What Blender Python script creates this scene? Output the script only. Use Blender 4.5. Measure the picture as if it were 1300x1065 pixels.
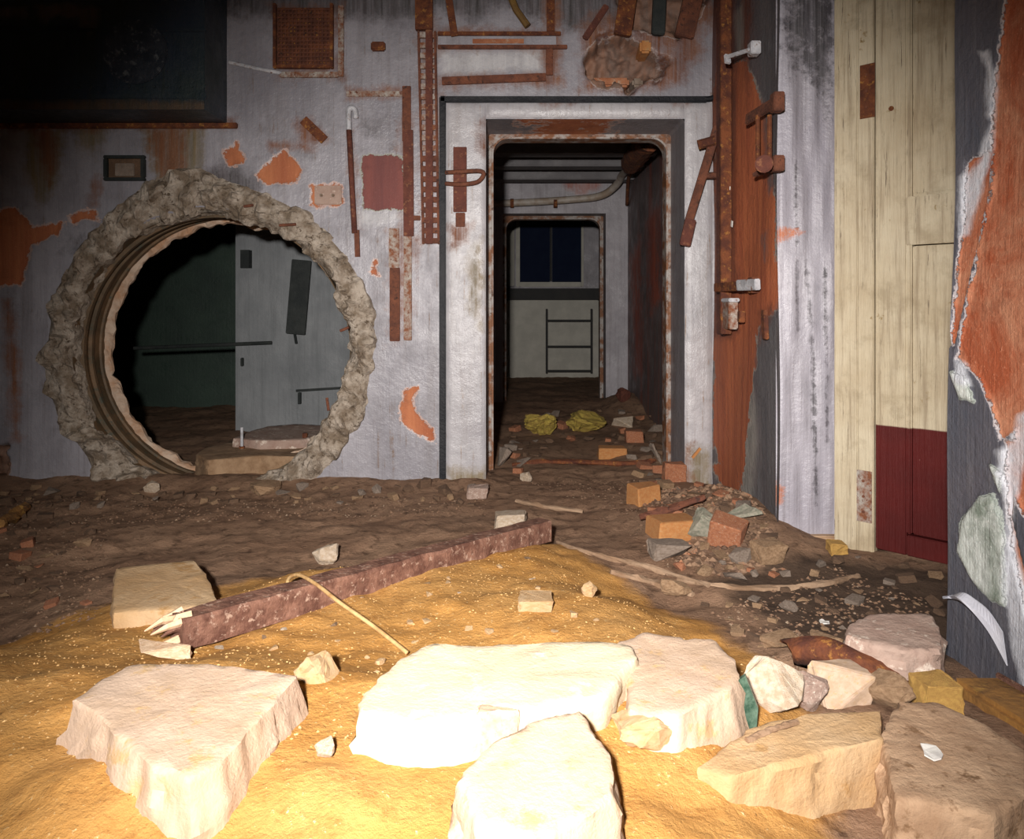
import bpy, bmesh, math, random
import numpy as np
from mathutils import Vector, Matrix, noise

for o in list(bpy.data.objects):
    bpy.data.objects.remove(o)
scene = bpy.context.scene
C = scene.collection

# ------------------------------------------------------------------ camera
CAM_H, FPX, VX, VY = 1.1, 940.0, 655.0, 390.0      # eye height, focal length and vanishing point in pixels of 1300x1065
cam_d = bpy.data.cameras.new('camera')
cam = bpy.data.objects.new('camera', cam_d)
C.objects.link(cam)
cam.location = (0, 0, CAM_H)
cam.rotation_euler = (math.pi / 2, 0, 0)
cam_d.sensor_fit = 'HORIZONTAL'
cam_d.sensor_width = 36
cam_d.lens = 36 * FPX / 1300
cam_d.shift_x = -(VX - 650) / 1300
cam_d.shift_y = -(532.5 - VY) / 1300
cam_d.clip_start = 0.05
scene.camera = cam

# ------------------------------------------------------------------ light
w = bpy.data.worlds.new('underground')
scene.world = w
w.use_nodes = True
w.node_tree.nodes['Background'].inputs[0].default_value = (0.5, 0.5, 0.6, 1)
w.node_tree.nodes['Background'].inputs[1].default_value = 0.0

def spot(name, loc, target, power, color, angle, blend, radius):
    d = bpy.data.lights.new(name, 'SPOT')
    d.energy = power
    d.color = color
    d.spot_size = math.radians(angle)
    d.spot_blend = blend
    d.shadow_soft_size = radius
    o = bpy.data.objects.new(name, d)
    C.objects.link(o)
    o.location = loc
    o.rotation_euler = (Vector(target) - Vector(loc)).to_track_quat('-Z', 'Y').to_euler()
    return o

# the only light of the place: the photographer's hand torch, held just behind the camera
spot('hand_torch_offscreen', (-0.22, -0.35, 1.40), (0.10, 4.6, 0.30), 1300, (1.0, 0.95, 0.90), 80, 1.0, 0.06)

vs = scene.view_settings
vs.view_transform = 'Standard'
vs.look = 'None'
vs.exposure = 0.0
vs.gamma = 1.0
vs.use_curve_mapping = False

# ------------------------------------------------------------------ helpers
def P(px, py, Y):
    return Vector(((px - VX) / FPX * Y, Y, CAM_H - (py - VY) / FPX * Y))

def PZ(px, py, z):
    return P(px, py, (CAM_H - z) * FPX / (py - VY))

class MB:
    def __init__(s):
        s.v = []; s.f = []
    def add(s, vs_, fs):
        b = len(s.v)
        s.v += [Vector(p) for p in vs_]
        s.f += [tuple(b + i for i in f) for f in fs]
        return s
    def box(s, lo, hi):
        x0, y0, z0 = lo; x1, y1, z1 = hi
        return s.add([(x0,y0,z0),(x1,y0,z0),(x1,y1,z0),(x0,y1,z0),(x0,y0,z1),(x1,y0,z1),(x1,y1,z1),(x0,y1,z1)],
                     [(3,2,1,0),(4,5,6,7),(0,1,5,4),(1,2,6,5),(2,3,7,6),(3,0,4,7)])
    def obox(s, c, ax, ay, az):
        c, ax, ay, az = map(Vector, (c, ax, ay, az))
        q = [c + ax*i + ay*j + az*k for k in (-.5,.5) for (i, j) in ((-.5,-.5),(.5,-.5),(.5,.5),(-.5,.5))]
        return s.add(q, [(3,2,1,0),(4,5,6,7),(0,1,5,4),(1,2,6,5),(2,3,7,6),(3,0,4,7)])
    def bar(s, a, b, wd, th, up=(0, 1, 0)):
        a, b = Vector(a), Vector(b)
        d = b - a; L = d.length; d.normalize()
        n = Vector(up); n = (n - d * n.dot(d)).normalized()
        return s.obox((a + b) / 2, d * L, d.cross(n) * wd, n * th)
    def tube(s, pts, r, n=10, cap=True, rn=0.0, seed=0):
        pts = [Vector(p) for p in pts]
        rs = r if isinstance(r, (list, tuple)) else [r] * len(pts)
        rnd = random.Random(seed)
        b = len(s.v)
        t0 = (pts[1] - pts[0]).normalized()
        u = t0.orthogonal().normalized()
        for i, p in enumerate(pts):
            t = (pts[min(i + 1, len(pts) - 1)] - pts[max(i - 1, 0)]).normalized()
            u = (u - t * u.dot(t)).normalized()
            v2 = t.cross(u)
            for k in range(n):
                a = 2 * math.pi * k / n
                s.v.append(p + (u * math.cos(a) + v2 * math.sin(a)) * rs[i] * (1 + rnd.uniform(-rn, rn)))
        for i in range(len(pts) - 1):
            for k in range(n):
                s.f.append((b+i*n+k, b+i*n+(k+1) % n, b+(i+1)*n+(k+1) % n, b+(i+1)*n+k))
        if cap:
            s.f.append(tuple(b + k for k in range(n))[::-1])
            s.f.append(tuple(b + (len(pts)-1)*n + k for k in range(n)))
        return s
    def cyl(s, a, b, r, n=16):
        return s.tube([a, b], r, n)

def spline(pts, n=8):
    pts = [Vector(p) for p in pts]
    out = []
    for i in range(len(pts) - 1):
        p0, p1, p2, p3 = pts[max(i-1, 0)], pts[i], pts[i+1], pts[min(i+2, len(pts)-1)]
        for k in range(n):
            t = k / n
            out.append(0.5 * (2*p1 + (p2-p0)*t + (2*p0-5*p1+4*p2-p3)*t*t + (3*p1-p0-3*p2+p3)*t**3))
    out.append(pts[-1])
    return out

def tag(o, label, cat, group=None, kind=None):
    if label: o['label'] = label
    if cat: o['category'] = cat
    if group: o['group'] = group
    if kind: o['kind'] = kind
    return o

def root_loc(o):
    while o.parent: o = o.parent
    return o.location.copy()

def thing(name, label, cat, loc, group=None):
    o = bpy.data.objects.new(name, None)
    o.empty_display_size = 0.05
    C.objects.link(o)
    o.location = loc
    return tag(o, label, cat, group)

def obj(name, mb, mat, parent=None, smooth=False, bevel=0.0, keep=False, segs=2):
    """one mesh object; under a parent the vertices become local to the thing, alone the origin goes to its base"""
    if parent is not None:
        off = root_loc(parent)
    elif keep:
        off = Vector((0, 0, 0))
    else:
        xs = [v.x for v in mb.v]; ys = [v.y for v in mb.v]; zs = [v.z for v in mb.v]
        off = Vector(((min(xs)+max(xs))/2, (min(ys)+max(ys))/2, min(zs)))
    me = bpy.data.meshes.new(name)
    me.from_pydata([tuple(v - off) for v in mb.v], [], mb.f)
    bm = bmesh.new(); bm.from_mesh(me)
    bmesh.ops.recalc_face_normals(bm, faces=bm.faces)
    if bevel > 0:
        es = [e for e in bm.edges if len(e.link_faces) == 2 and e.calc_face_angle(0) > 0.5]
        bmesh.ops.bevel(bm, geom=es, offset=bevel, segments=segs, affect='EDGES', clamp_overlap=True)
    bm.to_mesh(me); bm.free()
    if smooth:
        me.polygons.foreach_set('use_smooth', [True] * len(me.polygons))
    me.materials.append(mat)
    o = bpy.data.objects.new(name, me)
    C.objects.link(o)
    if parent is not None: o.parent = parent
    else: o.location = off
    return o

def struct(name, mb, mat, parent=None, **k):
    o = obj(name, mb, mat, parent, keep=True, **k)
    if parent is None: o['kind'] = 'structure'
    return o

def sdf_poly(x, y, poly):
    """signed distance to a polygon, positive inside (numpy arrays)"""
    p = np.asarray(poly, float); n = len(p)
    d = np.full(x.shape, 1e18); ins = np.zeros(x.shape, bool)
    for i in range(n):
        ax, ay = p[i]; bx, by = p[(i + 1) % n]
        ex, ey = bx - ax, by - ay
        wx, wy = x - ax, y - ay
        t = np.clip((wx*ex + wy*ey) / (ex*ex + ey*ey + 1e-12), 0, 1)
        d = np.minimum(d, (wx - ex*t)**2 + (wy - ey*t)**2)
        c = ((ay <= y) & (y < by)) | ((by <= y) & (y < ay))
        with np.errstate(divide='ignore', invalid='ignore'):
            xi = ax + (y - ay) / (by - ay if by != ay else 1e-9) * ex
        ins ^= c & (x < xi)
    d = np.sqrt(d)
    return np.where(ins, d, -d)

def field(x, y, polys, soft):
    f = np.zeros(x.shape)
    for p in polys:
        f = np.maximum(f, np.clip(0.5 + sdf_poly(x, y, p) / (2 * soft), 0, 1))
    return f

def grid_wall(name, us, vs_, pos, fields, mat, skip=None, disp=None):
    """a wall of small quads; pos(u, v) gives world points, fields is {attribute: [values]} on the vertices"""
    U, V = np.meshgrid(us, vs_, indexing='ij')
    pts = pos(U, V)
    if disp is not None: pts = pts + disp(U, V, pts)
    nu, nv = len(us), len(vs_)
    co = pts.reshape(-1, 3)
    idx = np.arange(nu * nv).reshape(nu, nv)
    q = np.stack([idx[:-1,:-1], idx[1:,:-1], idx[1:,1:], idx[:-1,1:]], -1).reshape(-1, 4)
    if skip is not None:
        cu = ((U[:-1,:-1] + U[1:,1:]) / 2).reshape(-1); cv = ((V[:-1,:-1] + V[1:,1:]) / 2).reshape(-1)
        q = q[~skip(cu, cv)]
    me = bpy.data.meshes.new(name)
    me.from_pydata(co.tolist(), [], q.tolist())
    for k, val in fields.items():
        a = me.attributes.new(k, 'FLOAT', 'POINT')
        a.data.foreach_set('value', np.asarray(val, np.float32).reshape(-1))
    me.polygons.foreach_set('use_smooth', [True] * len(me.polygons))
    me.materials.append(mat)
    o = bpy.data.objects.new(name, me)
    C.objects.link(o)
    o['kind'] = 'structure'
    return o

# ------------------------------------------------------------------ materials
class NT:
    def __init__(s, name):
        s.m = bpy.data.materials.new(name); s.m.use_nodes = True
        s.t = s.m.node_tree; s.n = s.t.nodes
        s.b = s.n['Principled BSDF']
        s.tc = s.n.new('ShaderNodeTexCoord')
    def lk(s, a, b): s.t.links.new(a, b)
    def noise(s, scale, detail=5, rough=0.55, vec=None, dist=0.0):
        n = s.n.new('ShaderNodeTexNoise')
        n.inputs['Scale'].default_value = scale; n.inputs['Detail'].default_value = detail
        n.inputs['Roughness'].default_value = rough; n.inputs['Distortion'].default_value = dist
        s.lk(vec if vec is not None else s.tc.outputs['Object'], n.inputs['Vector'])
        return n.outputs['Fac']
    def mapped(s, sc):
        n = s.n.new('ShaderNodeMapping'); n.inputs['Scale'].default_value = sc
        s.lk(s.tc.outputs['Object'], n.inputs['Vector'])
        return n.outputs['Vector']
    def math(s, op, a, b=0.0, clamp=False):
        n = s.n.new('ShaderNodeMath'); n.operation = op; n.use_clamp = clamp
        for i, q in enumerate((a, b)):
            if isinstance(q, (int, float)): n.inputs[i].default_value = q
            else: s.lk(q, n.inputs[i])
        return n.outputs[0]
    def ramp(s, v, lo, hi, t0=0.0, t1=1.0):
        n = s.n.new('ShaderNodeMapRange'); n.clamp = True
        n.inputs[1].default_value = lo; n.inputs[2].default_value = hi
        n.inputs[3].default_value = t0; n.inputs[4].default_value = t1
        s.lk(v, n.inputs[0])
        return n.outputs[0]
    def mix(s, f, a, b):
        n = s.n.new('ShaderNodeMix'); n.data_type = 'RGBA'
        for i, q in ((0, f), (6, a), (7, b)):
            if isinstance(q, (int, float)): n.inputs[i].default_value = q
            elif isinstance(q, tuple): n.inputs[i].default_value = (*q[:3], 1)
            else: s.lk(q, n.inputs[i])
        return n.outputs[2]
    def attr(s, name):
        n = s.n.new('ShaderNodeAttribute'); n.attribute_name = name
        return n.outputs['Fac']
    def bump(s, h, strength, dist=0.01):
        n = s.n.new('ShaderNodeBump'); n.inputs['Strength'].default_value = strength
        n.inputs['Distance'].default_value = dist
        s.lk(h, n.inputs['Height']); s.lk(n.outputs[0], s.b.inputs['Normal'])
    def done(s, col, rough=0.6, metal=0.0, spec=0.5):
        for key, q in (('Base Color', col), ('Roughness', rough), ('Metallic', metal)):
            if isinstance(q, tuple): s.b.inputs[key].default_value = (*q[:3], 1)
            elif isinstance(q, (int, float)): s.b.inputs[key].default_value = q
            else: s.lk(q, s.b.inputs[key])
        s.b.inputs['Specular IOR Level'].default_value = spec
        return s.m

def weathered(name, base, base2, layers=(), streak=None, streak_amt=0.6, rough=0.38, bump=0.5, speck=None, speck_lo=0.62, amp=1.5, drip=(10, 10, 0.7), lump=34, escale=8, blotch=None, drips=None, cloudy=False):
    """old paint with stains; each layer (attribute, colour, second colour, rim colour or None) is a patch of wear with its own outline"""
    t = NT(name)
    n1 = t.noise(2.2, 7, 0.6); n2 = t.noise(lump, 4, 0.5); n3 = t.noise(110, 3, 0.6); n5 = t.noise(6, 9, 0.7)
    ns = t.noise(1.0, 6, 0.65, t.mapped(drip)); ne = t.noise(escale, 12, 0.74)
    nf = t.noise(1.0, 8, 0.7, t.mapped((drip[0] * 4, drip[1] * 4, drip[2] * 2.5)))
    col = t.mix(t.ramp(n1, 0.35, 0.68), base, base2)
    if blotch: col = t.mix(t.ramp(n5, 0.50, 0.66, 0, 0.6), col, blotch)
    if streak:
        col = t.mix(t.ramp(ns, 0.5, 0.72, 0, streak_amt), col, streak)
        col = t.mix(t.ramp(nf, 0.52, 0.72, 0, streak_amt * 0.8), col, streak)
    if drips:
        col = t.mix(t.math('MULTIPLY', t.ramp(nf, 0.56, 0.66), t.ramp(n5, 0.52, 0.60)), col, drips)
    if speck:
        col = t.mix(t.ramp(t.noise(34, 8, 0.75), speck_lo, speck_lo + 0.06), col, speck)
    rgh = None; h = t.math('ADD', t.math('MULTIPLY', n2, 0.35), t.math('ADD', t.math('MULTIPLY', n3, 0.15), t.math('MULTIPLY', n5, 0.5)))
    h = t.math('ADD', h, t.math('MULTIPLY', nf, 0.3))
    rv = t.ramp(n5, 0.35, 0.7, rough * 0.75, rough * 1.5)
    e = t.math('MULTIPLY', t.math('SUBTRACT', ne, 0.5), amp)
    for (a, c1, c2, rim) in layers:
        v = t.math('ADD', t.attr(a), e)
        at_ = t.ramp(t.attr(a), 0.02, 0.12)
        if rim:
            m = t.math('MULTIPLY', t.ramp(v, 0.49, 0.53), at_)
            col = t.mix(t.math('MULTIPLY', t.ramp(v, 0.40, 0.43, 0, 0.85), at_), col, rim)
        else:
            m = t.math('MULTIPLY', t.math('MULTIPLY', t.ramp(v, 0.30, 0.75), at_), t.ramp(n5 if cloudy else nf, 0.30, 0.60, 0.45, 1.0))
        lc = t.mix(t.ramp(t.noise(4, 10, 0.7, None, 0.6) if cloudy else ns, 0.40, 0.60), c1, c2)
        lc = t.mix(t.ramp(n5, 0.55, 0.68, 0, 0.5), lc, tuple(q * 0.5 for q in c1))
        lc = t.mix(t.ramp(n3, 0.60, 0.70, 0, 0.35), lc, tuple(min(1, q * 1.7 + 0.04) for q in c2))
        col = t.mix(m, col, lc)
        rgh = m if rgh is None else t.math('MAXIMUM', rgh, m)
        if rim: h = t.math('SUBTRACT', h, t.math('MULTIPLY', m, 0.5))
    if rgh is not None:
        rv = t.math('MAXIMUM', rv, t.ramp(rgh, 0, 1, 0.0, 0.75))
    t.bump(h, bump, 0.02)
    return t.done(col, rv)

def simple(name, c1, c2, scale=6, rough=0.8, bump=0.4, bscale=40, metal=0.0, c3=None, vec=None, lo=0.4, hi=0.62, dist=0.01, spec=0.4):
    t = NT(name)
    v = t.mapped(vec) if vec else None
    n = t.noise(scale, 7, 0.65, v)
    col = t.mix(t.ramp(n, lo, hi), c1, c2)
    if c3:
        col = t.mix(t.ramp(t.noise(scale * 2.3, 6, 0.7, v), 0.56, 0.64), col, c3)
    t.bump(t.noise(bscale, 6, 0.65, v), bump, dist)
    return t.done(col, rough, metal, spec)

M = {}
M['rust'] = simple('rust', (0.095, 0.034, 0.021), (0.18, 0.062, 0.032), 14, 0.85, 0.9, 60, c3=(0.05, 0.022, 0.016))
M['rust_dark'] = simple('dark_rust', (0.075, 0.022, 0.012), (0.18, 0.055, 0.018), 14, 0.85, 0.8, 60, c3=(0.3, 0.13, 0.03))
M['rust_red'] = simple('red_rust', (0.085, 0.026, 0.018), (0.14, 0.042, 0.026), 12, 0.8, 0.8, 60, c3=(0.21, 0.085, 0.042))
M['rust_pale'] = simple('flaking_rust', (0.20, 0.068, 0.028), (0.38, 0.34, 0.30), 22, 0.7, 0.9, 60, c3=(0.12, 0.035, 0.015))
M['rubber'] = simple('black_rubber', (0.008, 0.009, 0.012), (0.018, 0.018, 0.021), 8, 0.5, 0.4, 50, spec=0.2)
M['steel_grey'] = simple('grey_metal', (0.33, 0.33, 0.35), (0.55, 0.55, 0.58), 14, 0.4, 0.4, 50, c3=(0.2, 0.1, 0.06))
M['concrete'] = simple('broken_concrete', (0.20, 0.15, 0.105), (0.46, 0.39, 0.32), 11, 0.9, 1.0, 38, c3=(0.10, 0.07, 0.045), dist=0.02)
M['liner'] = simple('rusted_liner', (0.085, 0.055, 0.028), (0.17, 0.10, 0.05), 7, 0.6, 0.5, 40, c3=(0.06, 0.06, 0.04))
M['lip'] = simple('pale_plaster', (0.55, 0.42, 0.32), (0.42, 0.24, 0.14), 8, 0.9, 0.7, 30)
M['slab'] = simple('pale_concrete', (0.50, 0.365, 0.27), (0.41, 0.285, 0.19), 5, 0.9, 0.4, 90, c3=(0.46, 0.30, 0.15))
M['slab_hotspot'] = simple('hotspot_pale_concrete', (0.58, 0.48, 0.34), (0.50, 0.39, 0.26), 5, 0.9, 0.35, 90, c3=(0.62, 0.55, 0.44))  # pale concrete, with part of the torch's hot spot put into its colour
M['slab_brown'] = simple('dirty_concrete', (0.45, 0.30, 0.19), (0.28, 0.17, 0.10), 6, 0.95, 0.6, 50, c3=(0.18, 0.10, 0.05))
M['slab_sand'] = simple('sandy_concrete', (0.42, 0.26, 0.125), (0.48, 0.33, 0.19), 4, 0.95, 0.5, 80, c3=(0.38, 0.22, 0.09))
M['slab_pink'] = simple('pinkish_concrete', (0.38, 0.275, 0.225), (0.29, 0.19, 0.15), 6, 0.95, 0.7, 40, c3=(0.62, 0.52, 0.44))
M['brick'] = simple('red_brick', (0.27, 0.095, 0.045), (0.36, 0.15, 0.075), 9, 0.95, 0.6, 50, c3=(0.4, 0.28, 0.2))
M['brick_orange'] = simple('orange_brick', (0.40, 0.16, 0.05), (0.46, 0.22, 0.08), 9, 0.95, 0.6, 50, c3=(0.4, 0.25, 0.12))
M['stone_grey'] = simple('grey_stone', (0.26, 0.205, 0.165), (0.17, 0.125, 0.095), 9, 0.95, 0.7, 50)
M['stone_tan'] = simple('tan_stone', (0.34, 0.22, 0.13), (0.22, 0.13, 0.07), 9, 0.95, 0.7, 50)
M['stone_dark'] = simple('dark_stone', (0.11, 0.065, 0.04), (0.17, 0.10, 0.06), 9, 0.95, 0.7, 50)
M['stone_white'] = simple('white_stone', (0.50, 0.41, 0.32), (0.38, 0.28, 0.19), 8, 0.9, 0.6, 50)
M['stone_yellow'] = simple('yellow_stone', (0.50, 0.30, 0.08), (0.40, 0.22, 0.06), 8, 0.9, 0.6, 40)
M['stone_green'] = simple('greenish_stone', (0.20, 0.20, 0.15), (0.32, 0.29, 0.23), 9, 0.9, 0.6, 40)
M['rag'] = simple('yellow_rag', (0.40, 0.30, 0.06), (0.26, 0.17, 0.04), 6, 0.9, 0.7, 26)
M['wood_dark'] = simple('painted_timber', (0.10, 0.042, 0.028), (0.22, 0.11, 0.075), 16, 0.85, 0.9, 50, c3=(0.36, 0.24, 0.18), vec=(1, 1, 1), spec=0.3)
M['wood_pale'] = simple('splintered_wood', (0.55, 0.36, 0.22), (0.70, 0.52, 0.36), 9, 0.9, 0.6, 40)
M['wood_grey'] = simple('old_stick', (0.20, 0.12, 0.07), (0.30, 0.20, 0.13), 9, 0.9, 0.6, 40)
M['wire'] = simple('pale_wire', (0.50, 0.33, 0.15), (0.36, 0.2, 0.08), 30, 0.6, 0.3, 60)
M['timber_orange'] = simple('orange_timber', (0.33, 0.16, 0.04), (0.14, 0.07, 0.025), 8, 0.8, 0.6, 30, c3=(0.40, 0.22, 0.05))
M['green_glass'] = simple('green_glass', (0.022, 0.05, 0.033), (0.10, 0.15, 0.11), 26, 0.3, 0.4, 30)
M['paper'] = simple('pale_scrap', (0.70, 0.68, 0.64), (0.52, 0.50, 0.48), 12, 0.7, 0.3, 40)
M['dark_plate'] = simple('dark_plate', (0.012, 0.016, 0.016), (0.03, 0.034, 0.032), 5, 0.7, 0.3, 40)
M['navy'] = simple('navy_panel', (0.004, 0.008, 0.026), (0.006, 0.011, 0.03), 5, 0.7, 0.2, 40, spec=0.08)
M['dim_white'] = simple('dirty_white_panel', (0.38, 0.365, 0.32), (0.46, 0.44, 0.385), 4, 0.7, 0.2, 30)
M['dim_black'] = simple('black_shelf', (0.012, 0.012, 0.012), (0.022, 0.02, 0.018), 4, 0.7, 0.2, 30)

GREY, GREY2 = (0.34, 0.325, 0.355), (0.21, 0.20, 0.225)
L_OR = ('orange', (0.44, 0.15, 0.06), (0.34, 0.10, 0.04), (0.52, 0.36, 0.31))
L_RU = ('rusty', (0.13, 0.045, 0.022), (0.20, 0.075, 0.03), None)
L_YE = ('yellow', (0.20, 0.14, 0.06), (0.15, 0.12, 0.07), None)
L_DK = ('grime', (0.045, 0.040, 0.040), (0.085, 0.070, 0.076), None)
L_RD = ('redpaint', (0.19, 0.055, 0.045), (0.14, 0.042, 0.038), (0.30, 0.30, 0.25))
L_WH = ('white', (0.50, 0.49, 0.50), (0.40, 0.39, 0.40), None)
M['wall_back'] = weathered('grey_lilac_paint', GREY, GREY2, [L_WH, L_DK, L_YE, L_RU, L_RD, L_OR, ('cavity', (0.17, 0.11, 0.085), (0.24, 0.125, 0.08), (0.36, 0.29, 0.27))], streak=(0.17, 0.15, 0.155), streak_amt=0.6, bump=0.5, speck=(0.10, 0.07, 0.065), speck_lo=0.67, blotch=(0.17, 0.16, 0.175), drips=(0.16, 0.10, 0.07))
M['frame_paint'] = weathered('white_frame_paint', (0.46, 0.445, 0.46), (0.33, 0.315, 0.335), [L_YE, L_RU, L_OR], streak=(0.24, 0.21, 0.20), streak_amt=0.5, bump=0.55, rough=0.30, lump=22, blotch=(0.27, 0.26, 0.275), speck=(0.13, 0.09, 0.07), speck_lo=0.69, drips=(0.22, 0.13, 0.07))
M['reveal'] = weathered('grey_reveal_paint', (0.25, 0.235, 0.255), (0.17, 0.16, 0.175), [L_OR, L_RU], streak=(0.11, 0.085, 0.08), bump=0.5, rough=0.5)
M['steel_frame'] = simple('rust_edged_steel', (0.34, 0.31, 0.29), (0.19, 0.075, 0.03), 9, 0.6, 0.7, 40, c3=(0.10, 0.05, 0.03), lo=0.42, hi=0.56)
M['wall_right'] = weathered('dark_streaked_paint', (0.14, 0.12, 0.125), (0.09, 0.075, 0.08),
    [('pale', (0.34, 0.31, 0.28), (0.22, 0.21, 0.19), None), ('orange', (0.42, 0.12, 0.045), (0.30, 0.075, 0.03), (0.30, 0.27, 0.24)), ('rusty', (0.13, 0.035, 0.018), (0.19, 0.055, 0.025), None),
     ('grime', (0.07, 0.068, 0.075), (0.11, 0.105, 0.11), None)], streak=(0.05, 0.04, 0.04), bump=0.6, rough=0.5, drip=(14, 14, 0.9))
M['pier'] = weathered('lilac_pier_paint', (0.40, 0.38, 0.425), (0.31, 0.29, 0.335), [('grime', (0.035, 0.03, 0.036), (0.06, 0.055, 0.06), None), ('crack', (0.05, 0.045, 0.05), (0.08, 0.07, 0.08), None), ('orange', (0.5, 0.16, 0.06), (0.4, 0.12, 0.05), None)],
    streak=(0.16, 0.14, 0.155), streak_amt=0.75, bump=0.55, rough=0.34, drip=(16, 16, 0.6), speck=(0.12, 0.10, 0.12), speck_lo=0.66, amp=2.6, escale=20, blotch=(0.28, 0.265, 0.30))
M['wall_near'] = weathered('slate_paint', (0.075, 0.082, 0.105), (0.105, 0.10, 0.12),
    [('orange', (0.36, 0.085, 0.032), (0.50, 0.22, 0.125), (0.50, 0.45, 0.46)), ('green', (0.20, 0.24, 0.20), (0.60, 0.64, 0.61), (0.40, 0.45, 0.41)), ('white', (0.66, 0.68, 0.74), (0.56, 0.58, 0.64), None)],
    streak=(0.155, 0.15, 0.165), streak_amt=0.7, bump=0.7, rough=0.45, drip=(20, 20, 1.4), amp=1.1, escale=10, cloudy=True)
M['duct'] = weathered('navy_duct_paint', (0.016, 0.026, 0.046), (0.018, 0.028, 0.030), [('orange', (0.13, 0.09, 0.08), (0.09, 0.065, 0.06), None), ('rusty', (0.09, 0.05, 0.025), (0.05, 0.035, 0.02), None)],
    streak=(0.014, 0.02, 0.014), bump=0.4, rough=0.45, speck=(0.06, 0.08, 0.09), speck_lo=0.74)
M['corridor'] = weathered('corridor_paint', (0.33, 0.31, 0.335), (0.24, 0.225, 0.245), [('orange', (0.34, 0.15, 0.12), (0.28, 0.12, 0.10), None), ('grime', (0.04, 0.035, 0.035), (0.09, 0.06, 0.05), None)],
    streak=(0.14, 0.12, 0.12), bump=0.4, rough=0.5)
M['corridor_side'] = weathered('red_streaked_paint', (0.15, 0.12, 0.12), (0.08, 0.062, 0.062), [('orange', (0.42, 0.085, 0.035), (0.30, 0.06, 0.03), None)], streak=(0.30, 0.06, 0.028), streak_amt=0.9, bump=0.4, rough=0.5, drip=(5, 5, 0.35))
M['soot'] = weathered('sooty_ceiling', (0.16, 0.15, 0.155), (0.10, 0.095, 0.10), [], bump=0.4, rough=0.7)
M['back_room'] = weathered('dim_blue_grey_paint', (0.24, 0.25, 0.26), (0.17, 0.18, 0.19), [], streak=(0.12, 0.13, 0.135), bump=0.4, rough=0.6)
M['back_green'] = weathered('dark_green_paint', (0.035, 0.06, 0.045), (0.022, 0.038, 0.03), [], bump=0.4, rough=0.6)
M['shell'] = weathered('dark_shell_paint', (0.30, 0.285, 0.31), (0.20, 0.19, 0.21), [], streak=(0.15, 0.13, 0.135), bump=0.4, rough=0.6)

def door_paint(name, red_z):
    t = NT(name)
    ns = t.noise(1.0, 7, 0.7, t.mapped((40, 40, 1.6))); n1 = t.noise(3, 6, 0.6)
    col = t.mix(t.ramp(n1, 0.4, 0.65), (0.56, 0.485, 0.35), (0.46, 0.375, 0.25))
    col = t.mix(t.ramp(ns, 0.50, 0.66, 0, 0.7), col, (0.25, 0.185, 0.12))
    nc = t.noise(1.0, 9, 0.75, t.mapped((70, 70, 3.0)))
    col = t.mix(t.ramp(nc, 0.60, 0.64, 0, 0.9), col, (0.10, 0.07, 0.05))
    col = t.mix(t.ramp(t.noise(5, 9, 0.7), 0.52, 0.64, 0, 0.55), col, (0.30, 0.235, 0.15))
    col = t.mix(t.ramp(t.noise(11, 7, 0.7), 0.64, 0.70), col, (0.24, 0.16, 0.06))
    sx = t.n.new('ShaderNodeSeparateXYZ')
    g = t.n.new('ShaderNodeNewGeometry')
    t.lk(g.outputs['Position'], sx.inputs[0])
    z = t.math('ADD', sx.outputs[2], t.math('MULTIPLY', t.math('SUBTRACT', n1, 0.5), 0.02))
    if red_z:
        red = t.mix(t.ramp(n1, 0.4, 0.65), (0.090, 0.007, 0.006), (0.064, 0.005, 0.0045))
        red = t.mix(t.ramp(t.noise(20, 6, 0.7), 0.72, 0.76), red, (0.30, 0.14, 0.10))
        col = t.mix(t.ramp(z, red_z - 0.003, red_z + 0.003), red, col)
    t.bump(t.math('ADD', ns, t.math('MULTIPLY', nc, 0.8)), 0.7, 0.01)
    return t.done(col, 0.6, 0.0, 0.25)
M['door'] = door_paint('cream_and_red_door_paint', 0.575)
M['door_frame'] = door_paint('cream_frame_paint', None)

# ------------------------------------------------------------------ ground
SAND_PX = [(-300, 840), (0, 812), (60, 795), (140, 768), (300, 742), (470, 712), (600, 697), (715, 690), (770, 722), (830, 762), (900, 795), (965, 842), (1010, 880), (1040, 960), (1060, 1400), (-300, 1400)]
SAND = [tuple(PZ(x, y, 0.02)[:2]) for x, y in SAND_PX]

def sand_sd(x, y):
    return float(sdf_poly(np.array([x]), np.array([y]), SAND)[0])

def sstep(a, b, x):
    t = np.clip((x - a) / (b - a), 0, 1)
    return t * t * (3 - 2 * t)

def g_noise(x, y):
    v = Vector((x, y, 0.0))
    return 0.030 * noise.fractal(v * 2.3, 1.0, 2.0, 3) + 0.010 * noise.fractal(v * 11, 1.0, 2.0, 4)

def heap(x, y):
    """low rubble banks: against the grey pier, along the back wall, in the doorway"""
    h = 0.13 * np.exp(-(((x - 1.10) / 0.32)**2 + ((y - 3.75) / 0.6)**2))
    h = h + 0.05 * np.exp(-((y - 4.62) / 0.16)**2) * sstep(0.0, -0.3, x)
    h = h + 0.06 * np.exp(-(((x - 0.95) / 0.3)**2 + ((y - 5.5) / 0.6)**2))
    h = h + 0.05 * np.exp(-(((x + 3.0) / 0.6)**2 + ((y - 3.4) / 0.5)**2))
    h = h + 0.16 * np.exp(-(((x - 1.25) / 0.25)**2 + ((y - 8.1) / 0.6)**2))
    h = h + 0.085 * sstep(2.15, 1.75, y)
    h = h + 0.06 * np.exp(-(((x - 1.0) / 0.32)**2 + ((y - 2.15) / 0.28)**2))
    return h

def g(x, y):
    return 0.115 * float(sstep(-0.10, 0.40, sand_sd(x, y))) + float(heap(x, y)) + g_noise(x, y)

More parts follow.
